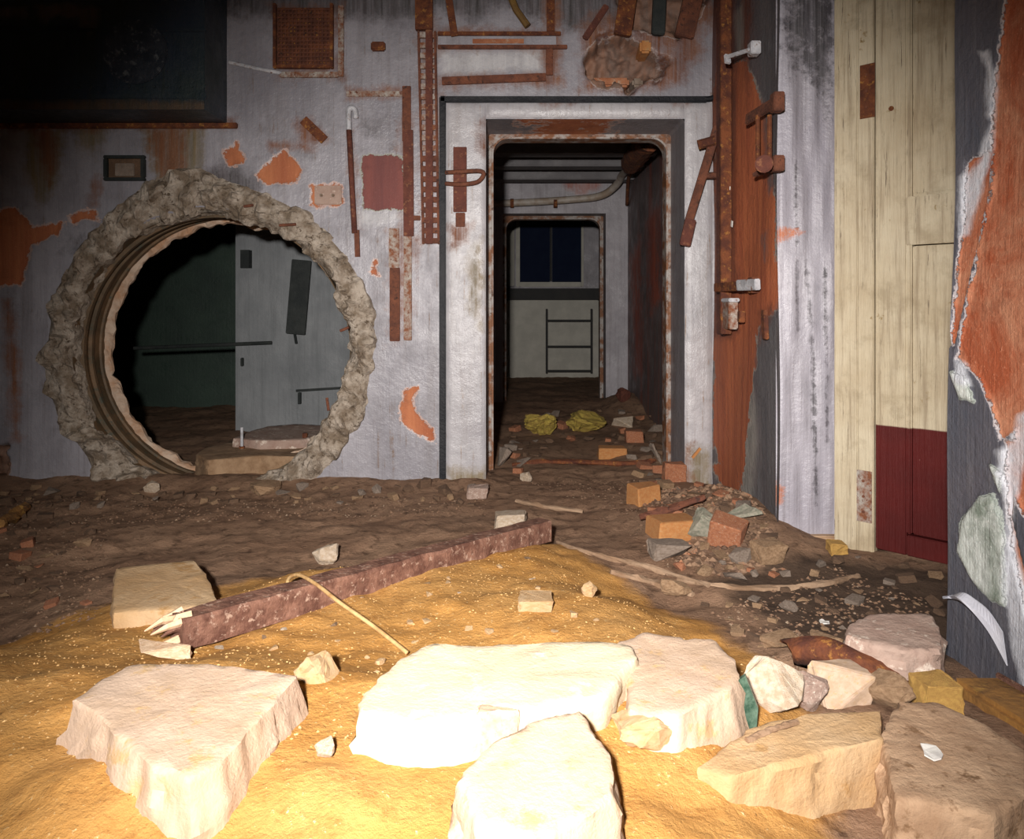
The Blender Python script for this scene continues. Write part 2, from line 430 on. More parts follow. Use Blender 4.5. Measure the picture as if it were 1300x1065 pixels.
def gp(px, py, lift=0.0):
    """where the sight line through a photo point meets the ground"""
    d = Vector(((px - VX) / FPX, 1.0, -(py - VY) / FPX))
    t = 0.8; prev = t
    while t < 14:
        p = Vector((0, 0, CAM_H)) + d * t
        if p.z <= g(p.x, p.y) + lift:
            break
        prev = t; t *= 1.02
    for _ in range(8):
        mid = (prev + t) / 2
        p = Vector((0, 0, CAM_H)) + d * mid
        if p.z <= g(p.x, p.y) + lift: t = mid
        else: prev = mid
    return Vector((0, 0, CAM_H)) + d * t

def ground_mat():
    t = NT('dirt_and_sand')
    n1 = t.noise(2.4, 8, 0.65); n2 = t.noise(16, 8, 0.7); n3 = t.noise(70, 5, 0.7)
    dirt = t.mix(t.ramp(n1, 0.36, 0.66), (0.21, 0.122, 0.076), (0.29, 0.18, 0.115))
    dirt = t.mix(t.ramp(n2, 0.52, 0.66), dirt, (0.10, 0.056, 0.034))
    dirt = t.mix(t.ramp(n3, 0.66, 0.72), dirt, (0.38, 0.27, 0.18))
    sand = t.mix(t.ramp(n1, 0.36, 0.66), (0.45, 0.215, 0.052), (0.50, 0.27, 0.088))
    sand = t.mix(t.ramp(n2, 0.52, 0.68), sand, (0.36, 0.17, 0.045))
    sand = t.mix(t.ramp(n3, 0.63, 0.70), sand, (0.72, 0.55, 0.30))
    sand = t.mix(t.ramp(t.noise(95, 4, 0.6), 0.68, 0.72), sand, (0.14, 0.07, 0.025))
    v = t.math('ADD', t.attr('sand'), t.math('MULTIPLY', t.math('SUBTRACT', t.noise(5, 8, 0.65), 0.5), 0.7))
    col = t.mix(t.ramp(v, 0.38, 0.62), dirt, sand)
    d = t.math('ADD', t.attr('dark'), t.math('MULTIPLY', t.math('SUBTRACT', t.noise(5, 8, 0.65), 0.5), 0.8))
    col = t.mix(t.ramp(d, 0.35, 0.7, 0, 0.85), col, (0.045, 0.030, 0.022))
    t.bump(t.math('ADD', t.math('MULTIPLY', n2, 0.7), t.math('MULTIPLY', n3, 0.4)), 0.8, 0.02)
    return t.done(col, 0.95, 0.0, 0.2)
M['ground'] = ground_mat()

xs = np.arange(-4.7, 2.6, 0.022)
ys = np.concatenate([np.arange(0.3, 5.2, 0.022), np.arange(5.2, 13.2, 0.07)])
GX, GY = np.meshgrid(xs, ys, indexing='ij')
SD = sdf_poly(GX, GY, SAND)
GN = np.array([[g_noise(x, y) for y in ys] for x in xs])
GZ = 0.115 * sstep(-0.10, 0.40, SD) + heap(GX, GY) + GN
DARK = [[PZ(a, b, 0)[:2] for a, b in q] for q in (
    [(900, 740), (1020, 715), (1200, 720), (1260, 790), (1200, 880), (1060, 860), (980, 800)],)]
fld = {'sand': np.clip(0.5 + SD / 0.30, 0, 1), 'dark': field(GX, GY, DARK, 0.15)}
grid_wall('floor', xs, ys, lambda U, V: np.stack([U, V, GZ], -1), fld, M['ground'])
mb = MB().box((-4.8, -2.8, -0.12), (2.7, 0.32, 0.1))
struct('floor_behind', mb, M['stone_dark'])

# ------------------------------------------------------------------ back wall
WY = 4.6
HX, HZ, HR = -1.90, 0.825, 0.845                     # the round opening
DX0, DX1, DZ1 = (617 - VX) / FPX * WY, (869 - VX) / FPX * WY, CAM_H + (VY - 151) / FPX * WY
wpx = lambda x: VX + x * FPX / WY
wpy = lambda z: VY - (z - CAM_H) * FPX / WY
ux = np.unique(np.concatenate([np.arange(-4.7, DX0, 0.0125), np.linspace(DX0, DX1, 96), np.arange(DX1, 1.24, 0.0125)[1:], [1.24]]))
uz = np.unique(np.concatenate([np.linspace(-0.15, DZ1, 195), np.arange(DZ1, 3.3, 0.0125)[1:], [3.3]]))
XX, ZZ = np.meshgrid(ux, uz, indexing='ij')
PXg, PYg = wpx(XX), wpy(ZZ)
F = {}
F['orange'] = field(PXg, PYg, [
    [(-60, 255), (20, 266), (45, 290), (38, 330), (25, 362), (-60, 372)], [(10, 292), (78, 284), (72, 298), (40, 312), (15, 312)],
    [(88, 274), (122, 267), (122, 278), (92, 284)], [(285, 190), (300, 181), (313, 195), (310, 208), (292, 210)],
    [(325, 222), (345, 202), (362, 191), (385, 215), (375, 230), (345, 236)],
    [(512, 497), (530, 492), (526, 520), (548, 545), (552, 562), (538, 556), (514, 538), (508, 515)],
    [(185, 250), (215, 226), (270, 224), (290, 240), (250, 244), (190, 268)], [(470, 345), (476, 332), (480, 350)],
    [(395, 236), (436, 234), (437, 258), (396, 260)]], 12)
F['rusty'] = field(PXg, PYg, [
    [(186, 158), (238, 158), (234, 190), (240, 235), (205, 232), (190, 190)], [(40, 160), (70, 158), (74, 210), (62, 235), (50, 200)],
    [(378, 150), (395, 152), (420, 178), (400, 186), (378, 182)], [(343, 180), (408, 182), (404, 190), (343, 189)],
    [(3, 380), (16, 380), (24, 470), (26, 560), (16, 560), (8, 450)], [(742, 96), (800, 104), (846, 84), (868, 92), (840, 112), (800, 118), (744, 114)], [(738, 40), (752, 44), (746, 76), (738, 80)],
    [(-60, 150), (300, 148), (300, 162), (-60, 166)], [(440, 112), (515, 110), (515, 124), (440, 126)],
    [(548, 36), (715, 40), (712, 60), (548, 64)], [(555, 95), (715, 92), (715, 108), (555, 108)], [(690, 0), (712, 0), (712, 108), (688, 108)],
    [(506, 270), (512, 180), (513, 330)], [(556, 200), (562, 120), (560, 330)], [(524, 300), (532, 300), (530, 360)], [(775, -40), (905, -40), (905, 30), (850, 50), (790, 40)], [(118, 220), (124, 220), (124, 262), (116, 262)]], 14)
F['rusty'] = np.maximum(F['rusty'], 0.62 * field(PXg, PYg, [[(505, 105), (528, 105), (528, 310), (505, 310)], [(526, 20), (560, 20), (562, 312), (530, 312)], [(490, 288), (526, 288), (526, 436), (490, 440)], [(436, 160), (452, 160), (460, 330), (446, 330)], [(548, 36), (716, 38), (716, 66), (548, 66)], [(556, 92), (716, 90), (712, 112), (556, 112)], [(343, 4), (440, 4), (440, 104), (350, 104)]], 16))
F['yellow'] = field(PXg, PYg, [
    [(30, 160), (80, 160), (76, 230), (50, 262), (34, 230)], [(180, 158), (262, 158), (258, 215), (200, 245)], [(95, 158), (140, 158), (120, 200), (104, 190)], [(575, 360), (610, 360), (605, 420), (580, 420)]], 16)
F['grime'] = field(PXg, PYg, [
    [(-600, -400), (1100, -400), (1100, 10), (850, 32), (720, 40), (640, 8), (600, 28), (560, 14), (520, 28), (420, 24), (300, 20), (-600, 20)],
    [(258, 215), (300, 208), (330, 226), (325, 268), (300, 272), (270, 244)]], 20)
F['grime'] = np.maximum(F['grime'], 0.45 * field(PXg, PYg, [[(440, 130), (510, 130), (500, 200), (440, 190)], [(570, 66), (610, 66), (605, 94), (572, 94)], [(100, 270), (140, 260), (110, 330), (60, 330)]], 22))
F['redpaint'] = field(PXg, PYg, [[(462, 198), (513, 198), (513, 268), (462, 266)]], 9)
F['white'] = field(PXg, PYg, [
    [(566, 132), (617, 140), (617, 640), (566, 640)], [(870, 140), (906, 130), (906, 640), (870, 640)], [(566, 130), (906, 130), (906, 150), (566, 150)],
    [(455, 268), (514, 268), (514, 282), (458, 282)], [(560, 66), (690, 64), (690, 92), (560, 94)]], 16)
CAV = [(742, 70), (760, 48), (795, 42), (822, 60), (846, 78), (838, 98), (800, 112), (760, 112), (744, 95)]
CAV2 = [(775, -30), (905, -40), (890, 20), (860, 48), (815, 40), (790, 22)]
CAV3 = [(-40, 562), (8, 568), (14, 590), (8, 610), (-40, 616)]
F['rusty'] = np.maximum(F['rusty'], 0.75 * field(PXg, PYg, [[(730, 30), (780, 10), (905, 0), (900, 60), (870, 110), (800, 122), (736, 116)]], 18))
F['cavity'] = field(PXg, PYg, [CAV, CAV2, CAV3], 8)
def wall_disp(U, V, pts):
    d = np.zeros(pts.shape)
    for q, dep in ((CAV, 0.17), (CAV2, 0.10), (CAV3, 0.10)):
        s = sdf_poly(PXg, PYg, q)
        nz = np.array([[noise.fractal(Vector((x * 9, 0, z * 9)), 1, 2, 3) if m > -12 else 0 for x, z, m in zip(rx, rz, rm)] for rx, rz, rm in zip(XX, ZZ, s)])
        d[..., 1] += dep * sstep(-3, 7, s + nz * 10) * (1 + 0.5 * nz)
    nz = np.array([[noise.noise(Vector((x * 2.2, 0, z * 2.2))) for z in uz] for x in ux])
    d[..., 1] += 0.006 * nz
    d[..., 1] += 0.006 * sstep(0.45, 0.6, F['orange'])
    # the plate around the doorway stands a little proud of the wall
    return d
wall_back = grid_wall('wall_back', ux, uz, lambda U, V: np.stack([U, np.full_like(U, WY), V], -1), F, M['wall_back'],
    skip=lambda u, v: ((u - HX)**2 + (v - HZ)**2 < (HR + 0.05)**2) | ((u > DX0) & (u < DX1) & (v < DZ1)), disp=wall_disp)
# solid backs of the wall left of the hole, between hole and door and above
mb = MB()
mb.box((-4.7, 4.9, -0.1), (-2.86, 5.0, 3.3)).box((-2.86, 4.9, 1.78), (DX0, 5.0, 3.3)).box((-0.94, 4.86, -0.1), (DX0 - 0.01, 5.0, 1.78)).box((DX0, 4.9, DZ1 + 0.01), (DX1, 5.0, 3.3)).box((DX1 + 0.01, 4.86, -0.1), (1.24, 5.0, 3.3))
struct('wall_back_core', mb, M['shell'])

# broken concrete rim round the hole
def ring(profile, n, cx, cz, jit=0.0, rout=None, seed=0, chunk=0.0):
    mb = MB(); m = len(profile)
    for i in range(n):
        a = 2 * math.pi * i / n
        for j, (r, y) in enumerate(profile):
            t = j / (m - 1)
            rr, yy = r, y
            if rout: rr += rout(a) * (1 - t)
            p = Vector((cx + rr * math.cos(a), yy, cz + rr * math.sin(a)))
            if jit:
                k = Vector((p.x * 7 + seed, p.y * 7, p.z * 7))
                e = noise.fractal(k, 0.9, 2.1, 4) * jit
                c = (noise.cell(Vector((math.floor(p.x * 15), seed, math.floor(p.z * 15)))) + noise.noise(k * 2.4) ) * chunk
                win = 1.0 if 0 < j < m - 1 else 0.6
                p += Vector((math.cos(a) * e * win, -(abs(e) * 0.9 + max(c, 0)) * win, math.sin(a) * e * win))
            mb.v.append(p)
    for i in range(n):
        for j in range(m - 1):
            a0, b0 = i * m + j, ((i + 1) % n) * m + j
            mb.f.append((a0, b0, b0 + 1, a0 + 1))
    return mb
def rim_out(a):
    d = math.degrees(a) % 360
    return 0.03 + 0.03 * noise.noise(Vector((math.cos(a) * 3, math.sin(a) * 3, 4))) + 0.11 * math.exp(-((d - 103) / 20)**2) + 0.02 * math.exp(-((d - 45) / 25)**2)
rim = ring([(1.00, 4.612), (0.985, 4.598), (0.96, 4.585), (0.94, 4.578), (0.92, 4.575), (0.90, 4.575), (0.885, 4.58), (0.87, 4.59), (0.86, 4.605), (0.852, 4.625), (0.85, 4.65), (0.852, 4.68), (0.855, 4.71)], 260, HX, HZ, 0.05, rim_out, 3, 0.035)
o = obj('broken_rim', rim, M['concrete'], wall_back, smooth=False)
liner = ring([(0.868, 4.62), (0.868, 4.70), (0.845, 4.705), (0.845, 4.735), (0.872, 4.74), (0.872, 4.80), (0.852, 4.805), (0.852, 4.83), (0.875, 4.835), (0.875, 4.93), (0.862, 4.935), (0.862, 5.0)], 128, HX, HZ)
obj('steel_liner', liner, M['liner'], wall_back)
lip = ring([(0.90, 4.97), (0.86, 4.975), (0.835, 4.985), (0.825, 5.0), (0.83, 5.03), (0.9, 5.04)], 200, HX, HZ, 0.035, None, 9, 0.012)
obj('plaster_lip', lip, M['lip'], wall_back)
for (px, py, L, dx, dz) in ((355, 286, 0.11, 1, 0.03), (415, 505, 0.08, 0.2, -1), (432, 420, 0.06, 1, 0.4), (310, 262, 0.06, 1, 0.1)):
    c = P(px, py, 4.565); d = Vector((dx, -0.25, dz)).normalized()
    obj('reinforcing_stub', MB().tube([c, c + d * L], 0.009, 8), M['rust'], wall_back)

# ------------------------------------------------------------------ doorway
def rrect_path(x0, x1, z0, z1, r, n=7):
    pts = [(x0, z0 + (z1 - r - z0) * k / 24) for k in range(25)]
    for k in range(1, n + 1):
        a = math.pi - k / n * math.pi / 2
        pts.append((x0 + r + r * math.cos(a), z1 - r + r * math.sin(a)))
    pts += [(x0 + r + (x1 - x0 - 2 * r) * k / 24, z1) for k in range(1, 25)]
    for k in range(1, n + 1):
        a = math.pi / 2 - k / n * math.pi / 2
        pts.append((x1 - r + r * math.cos(a), z1 - r + r * math.sin(a)))
    pts += [(x1, z1 - r + (z0 - z1 + r) * k / 24) for k in range(1, 25)]
    return pts
def loft(profs):
    """profs: list of (path points, y); joins consecutive open paths"""
    mb = MB(); n = len(profs[0][0])
    for path, y in profs:
        mb.v += [Vector((x, y, z)) for x, z in path]
    for i in range(len(profs) - 1):
        for k in range(n - 1):
            a = i * n + k
            mb.f.append((a, a + 1, a + n + 1, a + n))
    return mb
def portal(x0, x1, z1, y0, y1, r, inset, parent, rmat, smat, bead=0.016):
    """straight reveal, then a round-cornered steel frame with a raised bead"""
    z0 = -0.12
    p0 = rrect_path(x0, x1, z0, z1, 0.02)
    zz = []
    ys_ = np.linspace(y0, y1, 8)
    rev = loft([(p0, y) for y in ys_])
    obj('reveal', rev, rmat, parent)
    q = lambda i, rr: rrect_path(x0 + i, x1 - i, z0, z1 - i, rr)
    fr = loft([(q(0.0, 0.02), y1 - 0.012), (q(inset - bead * 1.2, r + bead), y1 - 0.012), (q(inset - bead, r + bead), y1 - 0.03), (q(inset, r), y1 - 0.03), (q(inset, r), y1 + 0.10), (q(inset - 0.03, r), y1 + 0.11)])
    obj('steel_frame', fr, smat, parent)
portal(DX0, DX1, DZ1, WY, 5.02, 0.10, 0.034, wall_back, M['reveal'], M['steel_frame'], 0.012)
# raised plate round the doorway: left and right uprights and the lintel strip
def slab_plate(name, x0, x1, z0, z1, y0, y1, mat, parent, nx=10, nz=60, fields=None):
    pass
E = (WY - 0.012)
def frame_strip(name, pxa, pya, pxb, pyb):
    a, b = P(pxa, pya, WY), P(pxb, pyb, WY)
    n1 = max(4, int(abs(b.x - a.x) / 0.02)); n2 = max(4, int(abs(a.z - b.z) / 0.02))
    mb = MB()
    for i in range(n1 + 1):
        for j in range(n2 + 1):
            x = a.x + (b.x - a.x) * i / n1; z = b.z + (a.z - b.z) * j / n2
            e = 1 if 0 < i < n1 and 0 < j < n2 else 0
            mb.v.append(Vector((x, E - 0.010 + (0 if e else 0.014) + 0.004 * noise.noise(Vector((x * 9, 0, z * 9))), z)))
    for i in range(n1):
        for j in range(n2):
            k = i * (n2 + 1) + j
            mb.f.append((k, k + n2 + 1, k + n2 + 2, k + 1))
    o = obj(name, mb, M['frame_paint'], wall_back, smooth=True)
    me = o.data; n = len(me.vertices)
    co = np.empty(n * 3); me.vertices.foreach_get('co', co); co = co.reshape(-1, 3)
    X, Y = wpx(co[:, 0]), wpy(co[:, 2])
    for k, pol in (('rusty', [[(600, 150), (618, 150), (618, 200), (606, 190)], [(566, 286), (600, 284), (592, 310), (570, 320)], [(866, 560), (880, 560), (880, 640), (866, 640)], [(680, 128), (730, 128), (726, 138), (690, 138)], [(840, 128), (880, 128), (876, 138)]]),
                   ('yellow', [[(590, 330), (612, 300), (612, 420), (596, 400)], [(566, 590), (618, 595), (618, 640), (566, 640)], [(868, 560), (904, 570), (904, 640), (868, 640)]]),
                   ('orange', [[(560, 0), (561, 0), (561, 1)]])):
        at = me.attributes.new(k, 'FLOAT', 'POINT')
        at.data.foreach_set('value', (field(X, Y, pol, 12) * 0.85).astype(np.float32))
frame_strip('door_surround_upright', 566, 131, 617, 625)
frame_strip('door_surround_upright', 869, 131, 904, 625)
frame_strip('door_surround_lintel', 617.5, 131, 868.5, 150)
rv = [o for o in wall_back.children if o.name.startswith('reveal')][0]
n = len(rv.data.vertices); co = np.empty(n * 3); rv.data.vertices.foreach_get('co', co); co = co.reshape(-1, 3)
at = rv.data.attributes.new('orange', 'FLOAT', 'POINT')
at.data.foreach_set('value', np.where((co[:, 2] > DZ1 - 0.03) & (co[:, 0] > -0.05) & (co[:, 0] < 0.7), 0.72 - 0.9 * np.abs(co[:, 0] - 0.35), 0).astype(np.float32))

# black gasket seam round the surround, running up to the top at the right
path = [P(561, 625, 4.59), P(561, 400, 4.59), P(561, 150, 4.59), P(562, 128, 4.59)]
mb = MB()
mb.bar(P(562, 630, 4.588), P(562, 122, 4.588), 0.042, 0.03)
o = obj('trim_1', mb, M['rubber'], keep=True, bevel=0.008); o['kind'] = 'structure'
mb = MB().bar(P(558.2, 126.5, 4.588), P(898, 126.5, 4.588), 0.040, 0.03)
o = obj('trim_2', mb, M['rubber'], keep=True, bevel=0.008); o['kind'] = 'structure'
mb = MB().tube(spline([P(894, 126, 4.59), P(906, 124, 4.588), P(914, 112, 4.585), P(917, 92, 4.585), P(917, 40, 4.585), P(917, -30, 4.585)], 6), 0.019, 8)
o = obj('trim_3', mb, M['rubber'], keep=True, smooth=True); o['kind'] = 'structure'

# ------------------------------------------------------------------ right hand wall, pier, near wall
RX = 1.226
uy = np.arange(3.46, 4.64, 0.012); uz2 = np.arange(-0.15, 3.3, 0.014)
YY, Z2 = np.meshgrid(uy, uz2, indexing='ij')
PX2, PY2 = VX + RX * FPX / YY, VY - (Z2 - CAM_H) * FPX / YY
FR = {
 'orange': field(PX2, PY2, [[(914, 82), (950, 78), (966, 130), (982, 190), (990, 390), (966, 415), (956, 500), (944, 615), (918, 600), (906, 560), (906, 110)], [(905, 590), (935, 590), (945, 640), (925, 640)]], 9),
 'pale': field(PX2, PY2, [[(948, 215), (962, 200), (968, 300), (958, 365), (950, 330)], [(932, 500), (957, 470), (964, 560), (955, 650), (938, 650), (928, 560)], [(926, 20), (945, 0), (950, 70), (936, 75)], [(972, 130), (980, 130), (980, 200), (972, 200)]], 9),
 'rusty': field(PX2, PY2, [[(900, -60), (932, -60), (934, 100), (936, 420), (925, 430), (900, 430)], [(940, -60), (958, -60), (952, 120), (944, 60)], [(966, 395), (982, 385), (978, 425), (964, 440)]], 9),
 'grime': field(PX2, PY2, [[(964, 440), (990, 380), (990, 720), (950, 720), (962, 560)], [(962, -60), (990, -60), (990, 230), (976, 250), (964, 120)], [(968, 300), (976, 290), (972, 330)]], 9)}
wall_right = grid_wall('wall_right', uy, uz2, lambda U, V: np.stack([RX + 0.008 * np.sin(U * 9 + V * 3), U, V], -1), FR, M['wall_right'])

PY0 = 3.5
xa, xb = (985 - VX) / FPX * PY0, (1066 - VX) / FPX * PY0
ux3 = np.linspace(xa, xb, 34); uz3 = np.arange(0.0, 3.3, 0.012)
X3, Z3 = np.meshgrid(ux3, uz3, indexing='ij')
PX3, PY3 = VX + X3 * FPX / PY0, VY - (Z3 - CAM_H) * FPX / PY0
FP = {'grime': 0.8 * field(PX3, PY3, [[(1000, -60), (1070, -60), (1066, 60), (1050, 150), (1030, 110), (1005, 90), (990, 40)]], 22),
      'crack': field(PX3, PY3, [[(1020, 330), (1023, 330), (1033, 450), (1036, 640), (1033, 640), (1029, 460)], [(1045, 340), (1047, 340), (1050, 560), (1048, 560)], [(1008, 200), (1010, 200), (1013, 420), (1011, 420)]], 4),
      'orange': field(PX3, PY3, [[(980, 290), (1005, 292), (1018, 296), (1004, 302), (980, 312)], [(980, 610), (992, 612), (992, 640), (980, 640)]], 7)}
ex = (X3 - xa) / (xb - xa)
dpier = lambda U, V, pts: np.stack([0 * U, 0.012 * (sstep(0.06, 0, ex) + sstep(0.94, 1, ex)) + 0.006 * np.sin(ex * 20) * np.sin(V * 7), 0 * U], -1)
wall_pier = grid_wall('wall_pier', ux3, uz3, lambda U, V: np.stack([U, np.full_like(U, PY0 - 0.012), V], -1), FP, M['pier'], disp=dpier)
mb = MB().box((xa + 0.025, PY0 + 0.002, -0.1), (xb - 0.001, PY0 + 0.5, 3.3))
obj('pier_core', mb, M['reveal'], wall_pier)
mb = MB().box((xa - 0.015, PY0 - 0.05, -0.05), (xb + 0.02, PY0 + 0.03, 0.012 + 0.02))
obj('base_plate', mb, M['slab_brown'], wall_pier, bevel=0.006)
mb = MB().box((xb, PY0 - 0.06, -0.1), (xb + 0.03, PY0 + 0.3, 3.3))
obj('pier_side_strip', mb, M['shell'], wall_pier)

# near wall at the right, its long face runs beside the camera
def near_x(z): return 1.345 + 0.019 * z
uy4 = np.concatenate([np.arange(-2.6, 1.5, 0.06), np.arange(1.5, 2.325, 0.008)]); uz4 = np.arange(-0.1, 3.3, 0.0105)
Y4, Z4 = np.meshgrid(uy4, uz4, indexing='ij')
X4 = near_x(Z4)
YS = np.maximum(Y4, 0.9)
PX4, PY4 = VX + X4 * FPX / YS, VY - (Z4 - CAM_H) * FPX / YS
FN = {
 'orange': field(PX4, PY4, [[(1286, -60), (1262, 90), (1255, 150), (1256, 240), (1240, 300), (1228, 380), (1214, 455), (1243, 478), (1262, 520), (1268, 560), (1290, 545), (1275, 600), (1300, 660), (1420, 700), (1420, -60)],
                            [(1222, 205), (1255, 190), (1252, 240), (1234, 330), (1212, 440), (1206, 440), (1216, 300)],
                            [(1274, 560), (1288, 560), (1282, 660), (1300, 740), (1300, 790), (1278, 690)]], 8),
 'green': field(PX4, PY4, [[(1222, 660), (1245, 630), (1262, 628), (1272, 660), (1276, 720), (1274, 770), (1255, 760), (1232, 735), (1215, 700)], [(1208, 470), (1230, 478), (1240, 510), (1222, 505)], [(1258, 590), (1272, 600), (1270, 625)]], 10),
 'white': field(PX4, PY4, [[(1264, 572), (1282, 560), (1288, 530), (1300, 520), (1304, 560), (1290, 610), (1284, 640), (1284, 700), (1300, 760), (1340, 700), (1400, 700), (1400, 890), (1300, 885), (1282, 820), (1272, 740), (1276, 660)],
                           [(1244, 66), (1256, 64), (1261, 90), (1258, 150), (1250, 150), (1252, 90)], [(1236, 205), (1258, 150), (1254, 190), (1240, 240), (1226, 300), (1214, 300), (1214, 225)], [(1214, 455), (1226, 462), (1238, 490), (1216, 488)]], 8)}
def near_disp(U, V, pts):
    d = np.zeros(pts.shape)
    d[..., 0] = 0.010 * sstep(0.45, 0.56, FN['orange']) - 0.010 * sstep(0.4, 0.6, FN['green']) + 0.006 * np.sin(V * 5 + U * 3)
    return d
wall_near = grid_wall('wall_near', uy4, uz4, lambda U, V: np.stack([near_x(V), U, V], -1), FN, M['wall_near'], disp=near_disp)
mb = MB().add([(near_x(-0.1) + 0.014, 2.322, -0.1), (2.7, 2.322, -0.1), (2.7, 2.322, 3.3), (near_x(3.3) + 0.014, 2.322, 3.3)], [(0, 1, 2, 3)])
obj('wall_end', mb, M['wall_near'], wall_near)
# curling strip of paint peeling off the near wall
def PN(px, py, off):
    x = 1.352 - off
    return P(px, py, x * FPX / (px - VX))
pts = [P(1196, 757, 2.22), P(1210, 755, 2.25), PN(1222, 752, 0.03), PN(1236, 760, 0.018), PN(1254, 775, 0.012), PN(1272, 802, 0.008)]
lo = [P(1197, 760, 2.22), P(1211, 760, 2.245), PN(1224, 764, 0.04), PN(1240, 780, 0.03), PN(1258, 806, 0.02), PN(1278, 845, 0.010)]
mb = MB()
A_, B_ = spline(pts, 5), spline(lo, 5)
for i, (a, b) in enumerate(zip(A_, B_)):
    k = 0.035 * math.sin(math.pi * i / len(A_)) * (1 - i / len(A_))
    for q, off in ((a, 0.0), ((a + b) / 2, -k), (b, -k * 0.4)):
        mb.v.append(q + Vector((off, 0, 0)))
    for q, off in ((b, -k * 0.4), ((a + b) / 2, -k), (a, 0.0)):
        mb.v.append(q + Vector((off + 0.003, 0, 0)))
for i in range(len(A_) - 1):
    for j in range(6):
        a0, b0 = i * 6 + j, i * 6 + (j + 1) % 6
        mb.f.append((a0, b0, b0 + 6, a0 + 6))
tag(obj('peeling_paint_strip', mb, simple('lilac_paint_flake', (0.42, 0.42, 0.48), (0.5, 0.5, 0.55), 8, 0.5, 0.3)), 'curl of lilac paint peeling away from the slate wall', 'paint flake')

# ------------------------------------------------------------------ cream and red door in the corner
DA = Vector((1.520, 3.42, 0)); DD = Vector((0.692, -0.722, 0)).normalized(); DN = Vector((-0.722, -0.692, 0)).normalized()
def on_door(px, py, lift=0.0):
    k = (px - VX) / FPX
    base = DA + DN * lift
    t = (k * base.y - base.x) / (DD.x - k * DD.y)
    p = base + DD * t
    return t, CAM_H - (py - VY) / FPX * p.y
def dbox(mb, t0, t1, z0, z1, d0, d1):
    c = DA + DD * (t0 + t1) / 2 + DN * (d0 + d1) / 2 + Vector((0, 0, (z0 + z1) / 2))
    return mb.obox(c, DD * (t1 - t0), DN * (d1 - d0), Vector((0, 0, z1 - z0)))
tt = lambda px, py=390: on_door(px, py)[0]
zz = lambda px, py: on_door(px, py)[1]
door = bpy.data.objects.new('door_1', None); C.objects.link(door); door.location = DA; door['kind'] = 'structure'
T0, T1, T2, T3 = tt(1112), tt(1151), tt(1158), 0.86
FT = 3.2
def dpart(name, t0, t1, z0, z1, d0, d1, mat, par=door, bev=0.004):
    return obj(name, dbox(MB(), t0, t1, z0, z1, d0, d1), mat, par, bevel=bev)
dpart('jamb_board', -0.045, tt(1090), -0.05, FT, -0.03, 0.012, M['door_frame'])
dpart('jamb_board', tt(1091), T0 - 0.004, -0.05, FT, -0.03, 0.018, M['door_frame'])
dpart('jamb_board', T3 + 0.004, T3 + 0.12, -0.05, FT, -0.03, 0.015, M['door_frame'])
dpart('stile', T0, T1, 0.02, FT, -0.035, 0.004, M['door'])
dpart('stile', T3 - 0.11, T3, 0.02, FT, -0.035, 0.004, M['door'])
zt, zb, z3 = zz(1180, 244), zz(1180, 311), zz(1180, 683)
dpart('moulding', T1 + 0.001, T2, z3, FT, -0.03, 0.009, M['door'], bev=0.006)
dpart('upper_panel', T2, T3 - 0.11, zt, FT, -0.035, -0.008, M['door'])
dpart('lock_rail', T1 + 0.002, T3 - 0.111, zb + 0.004, zt - 0.012, -0.035, 0.020, M['door'])
dpart('rail_gap', T1 + 0.002, T3 - 0.111, zt - 0.012, zt + 0.004, -0.035, -0.015, M['door'], bev=0)
dpart('lower_panel', T2, T3 - 0.11, z3, zb, -0.035, -0.006, M['door'])
dpart('bottom_rail', T1 + 0.002, T3 - 0.111, 0.02, z3 - 0.006, -0.035, 0.006, M['door'])
for (y0, y1, xa_, xb_) in ((83, 151, 1094, 1113), (597, 662, 1090, 1109)):
    h = dpart('hinge_plate', tt(xa_, y0), tt(xb_, y0), zz(1102, y1), zz(1102, y0), 0.018, 0.023, M['rust_pale'] if y0 > 300 else M['rust_dark'], bev=0.001)
    for zk in (0.2, 0.5, 0.8):
        c = DA + DD * (tt(xa_, y0) + 0.03) + DN * 0.023 + Vector((0, 0, zz(1102, y1) + zk * (zz(1102, y0) - zz(1102, y1))))
        obj('screw', MB().cyl(c, c + DN * 0.004, 0.006, 8), M['rust'], h)
c = DA + DD * tt(1132, 138) + DN * 0.003 + Vector((0, 0, zz(1132, 138)))
obj('keyhole', MB().cyl(c, c + DN * 0.004, 0.011, 12), M['rust_dark'], door)
mb = MB().box((1.5, 3.47, -0.1), (2.7, 3.6, 3.3))
struct('wall_alcove', mb, M['shell'])

# ------------------------------------------------------------------ room shell out of view
struct('ceiling', MB().box((-4.8, -2.8, 3.28), (2.8, 5.0, 3.4)), M['shell'])
struct('wall_left', MB().box((-4.85, -2.8, -0.1), (-4.68, 5.0, 3.3)), M['shell'])
struct('wall_behind', MB().box((-4.8, -2.85, -0.1), (2.7, -2.7, 3.3)), M['shell'])

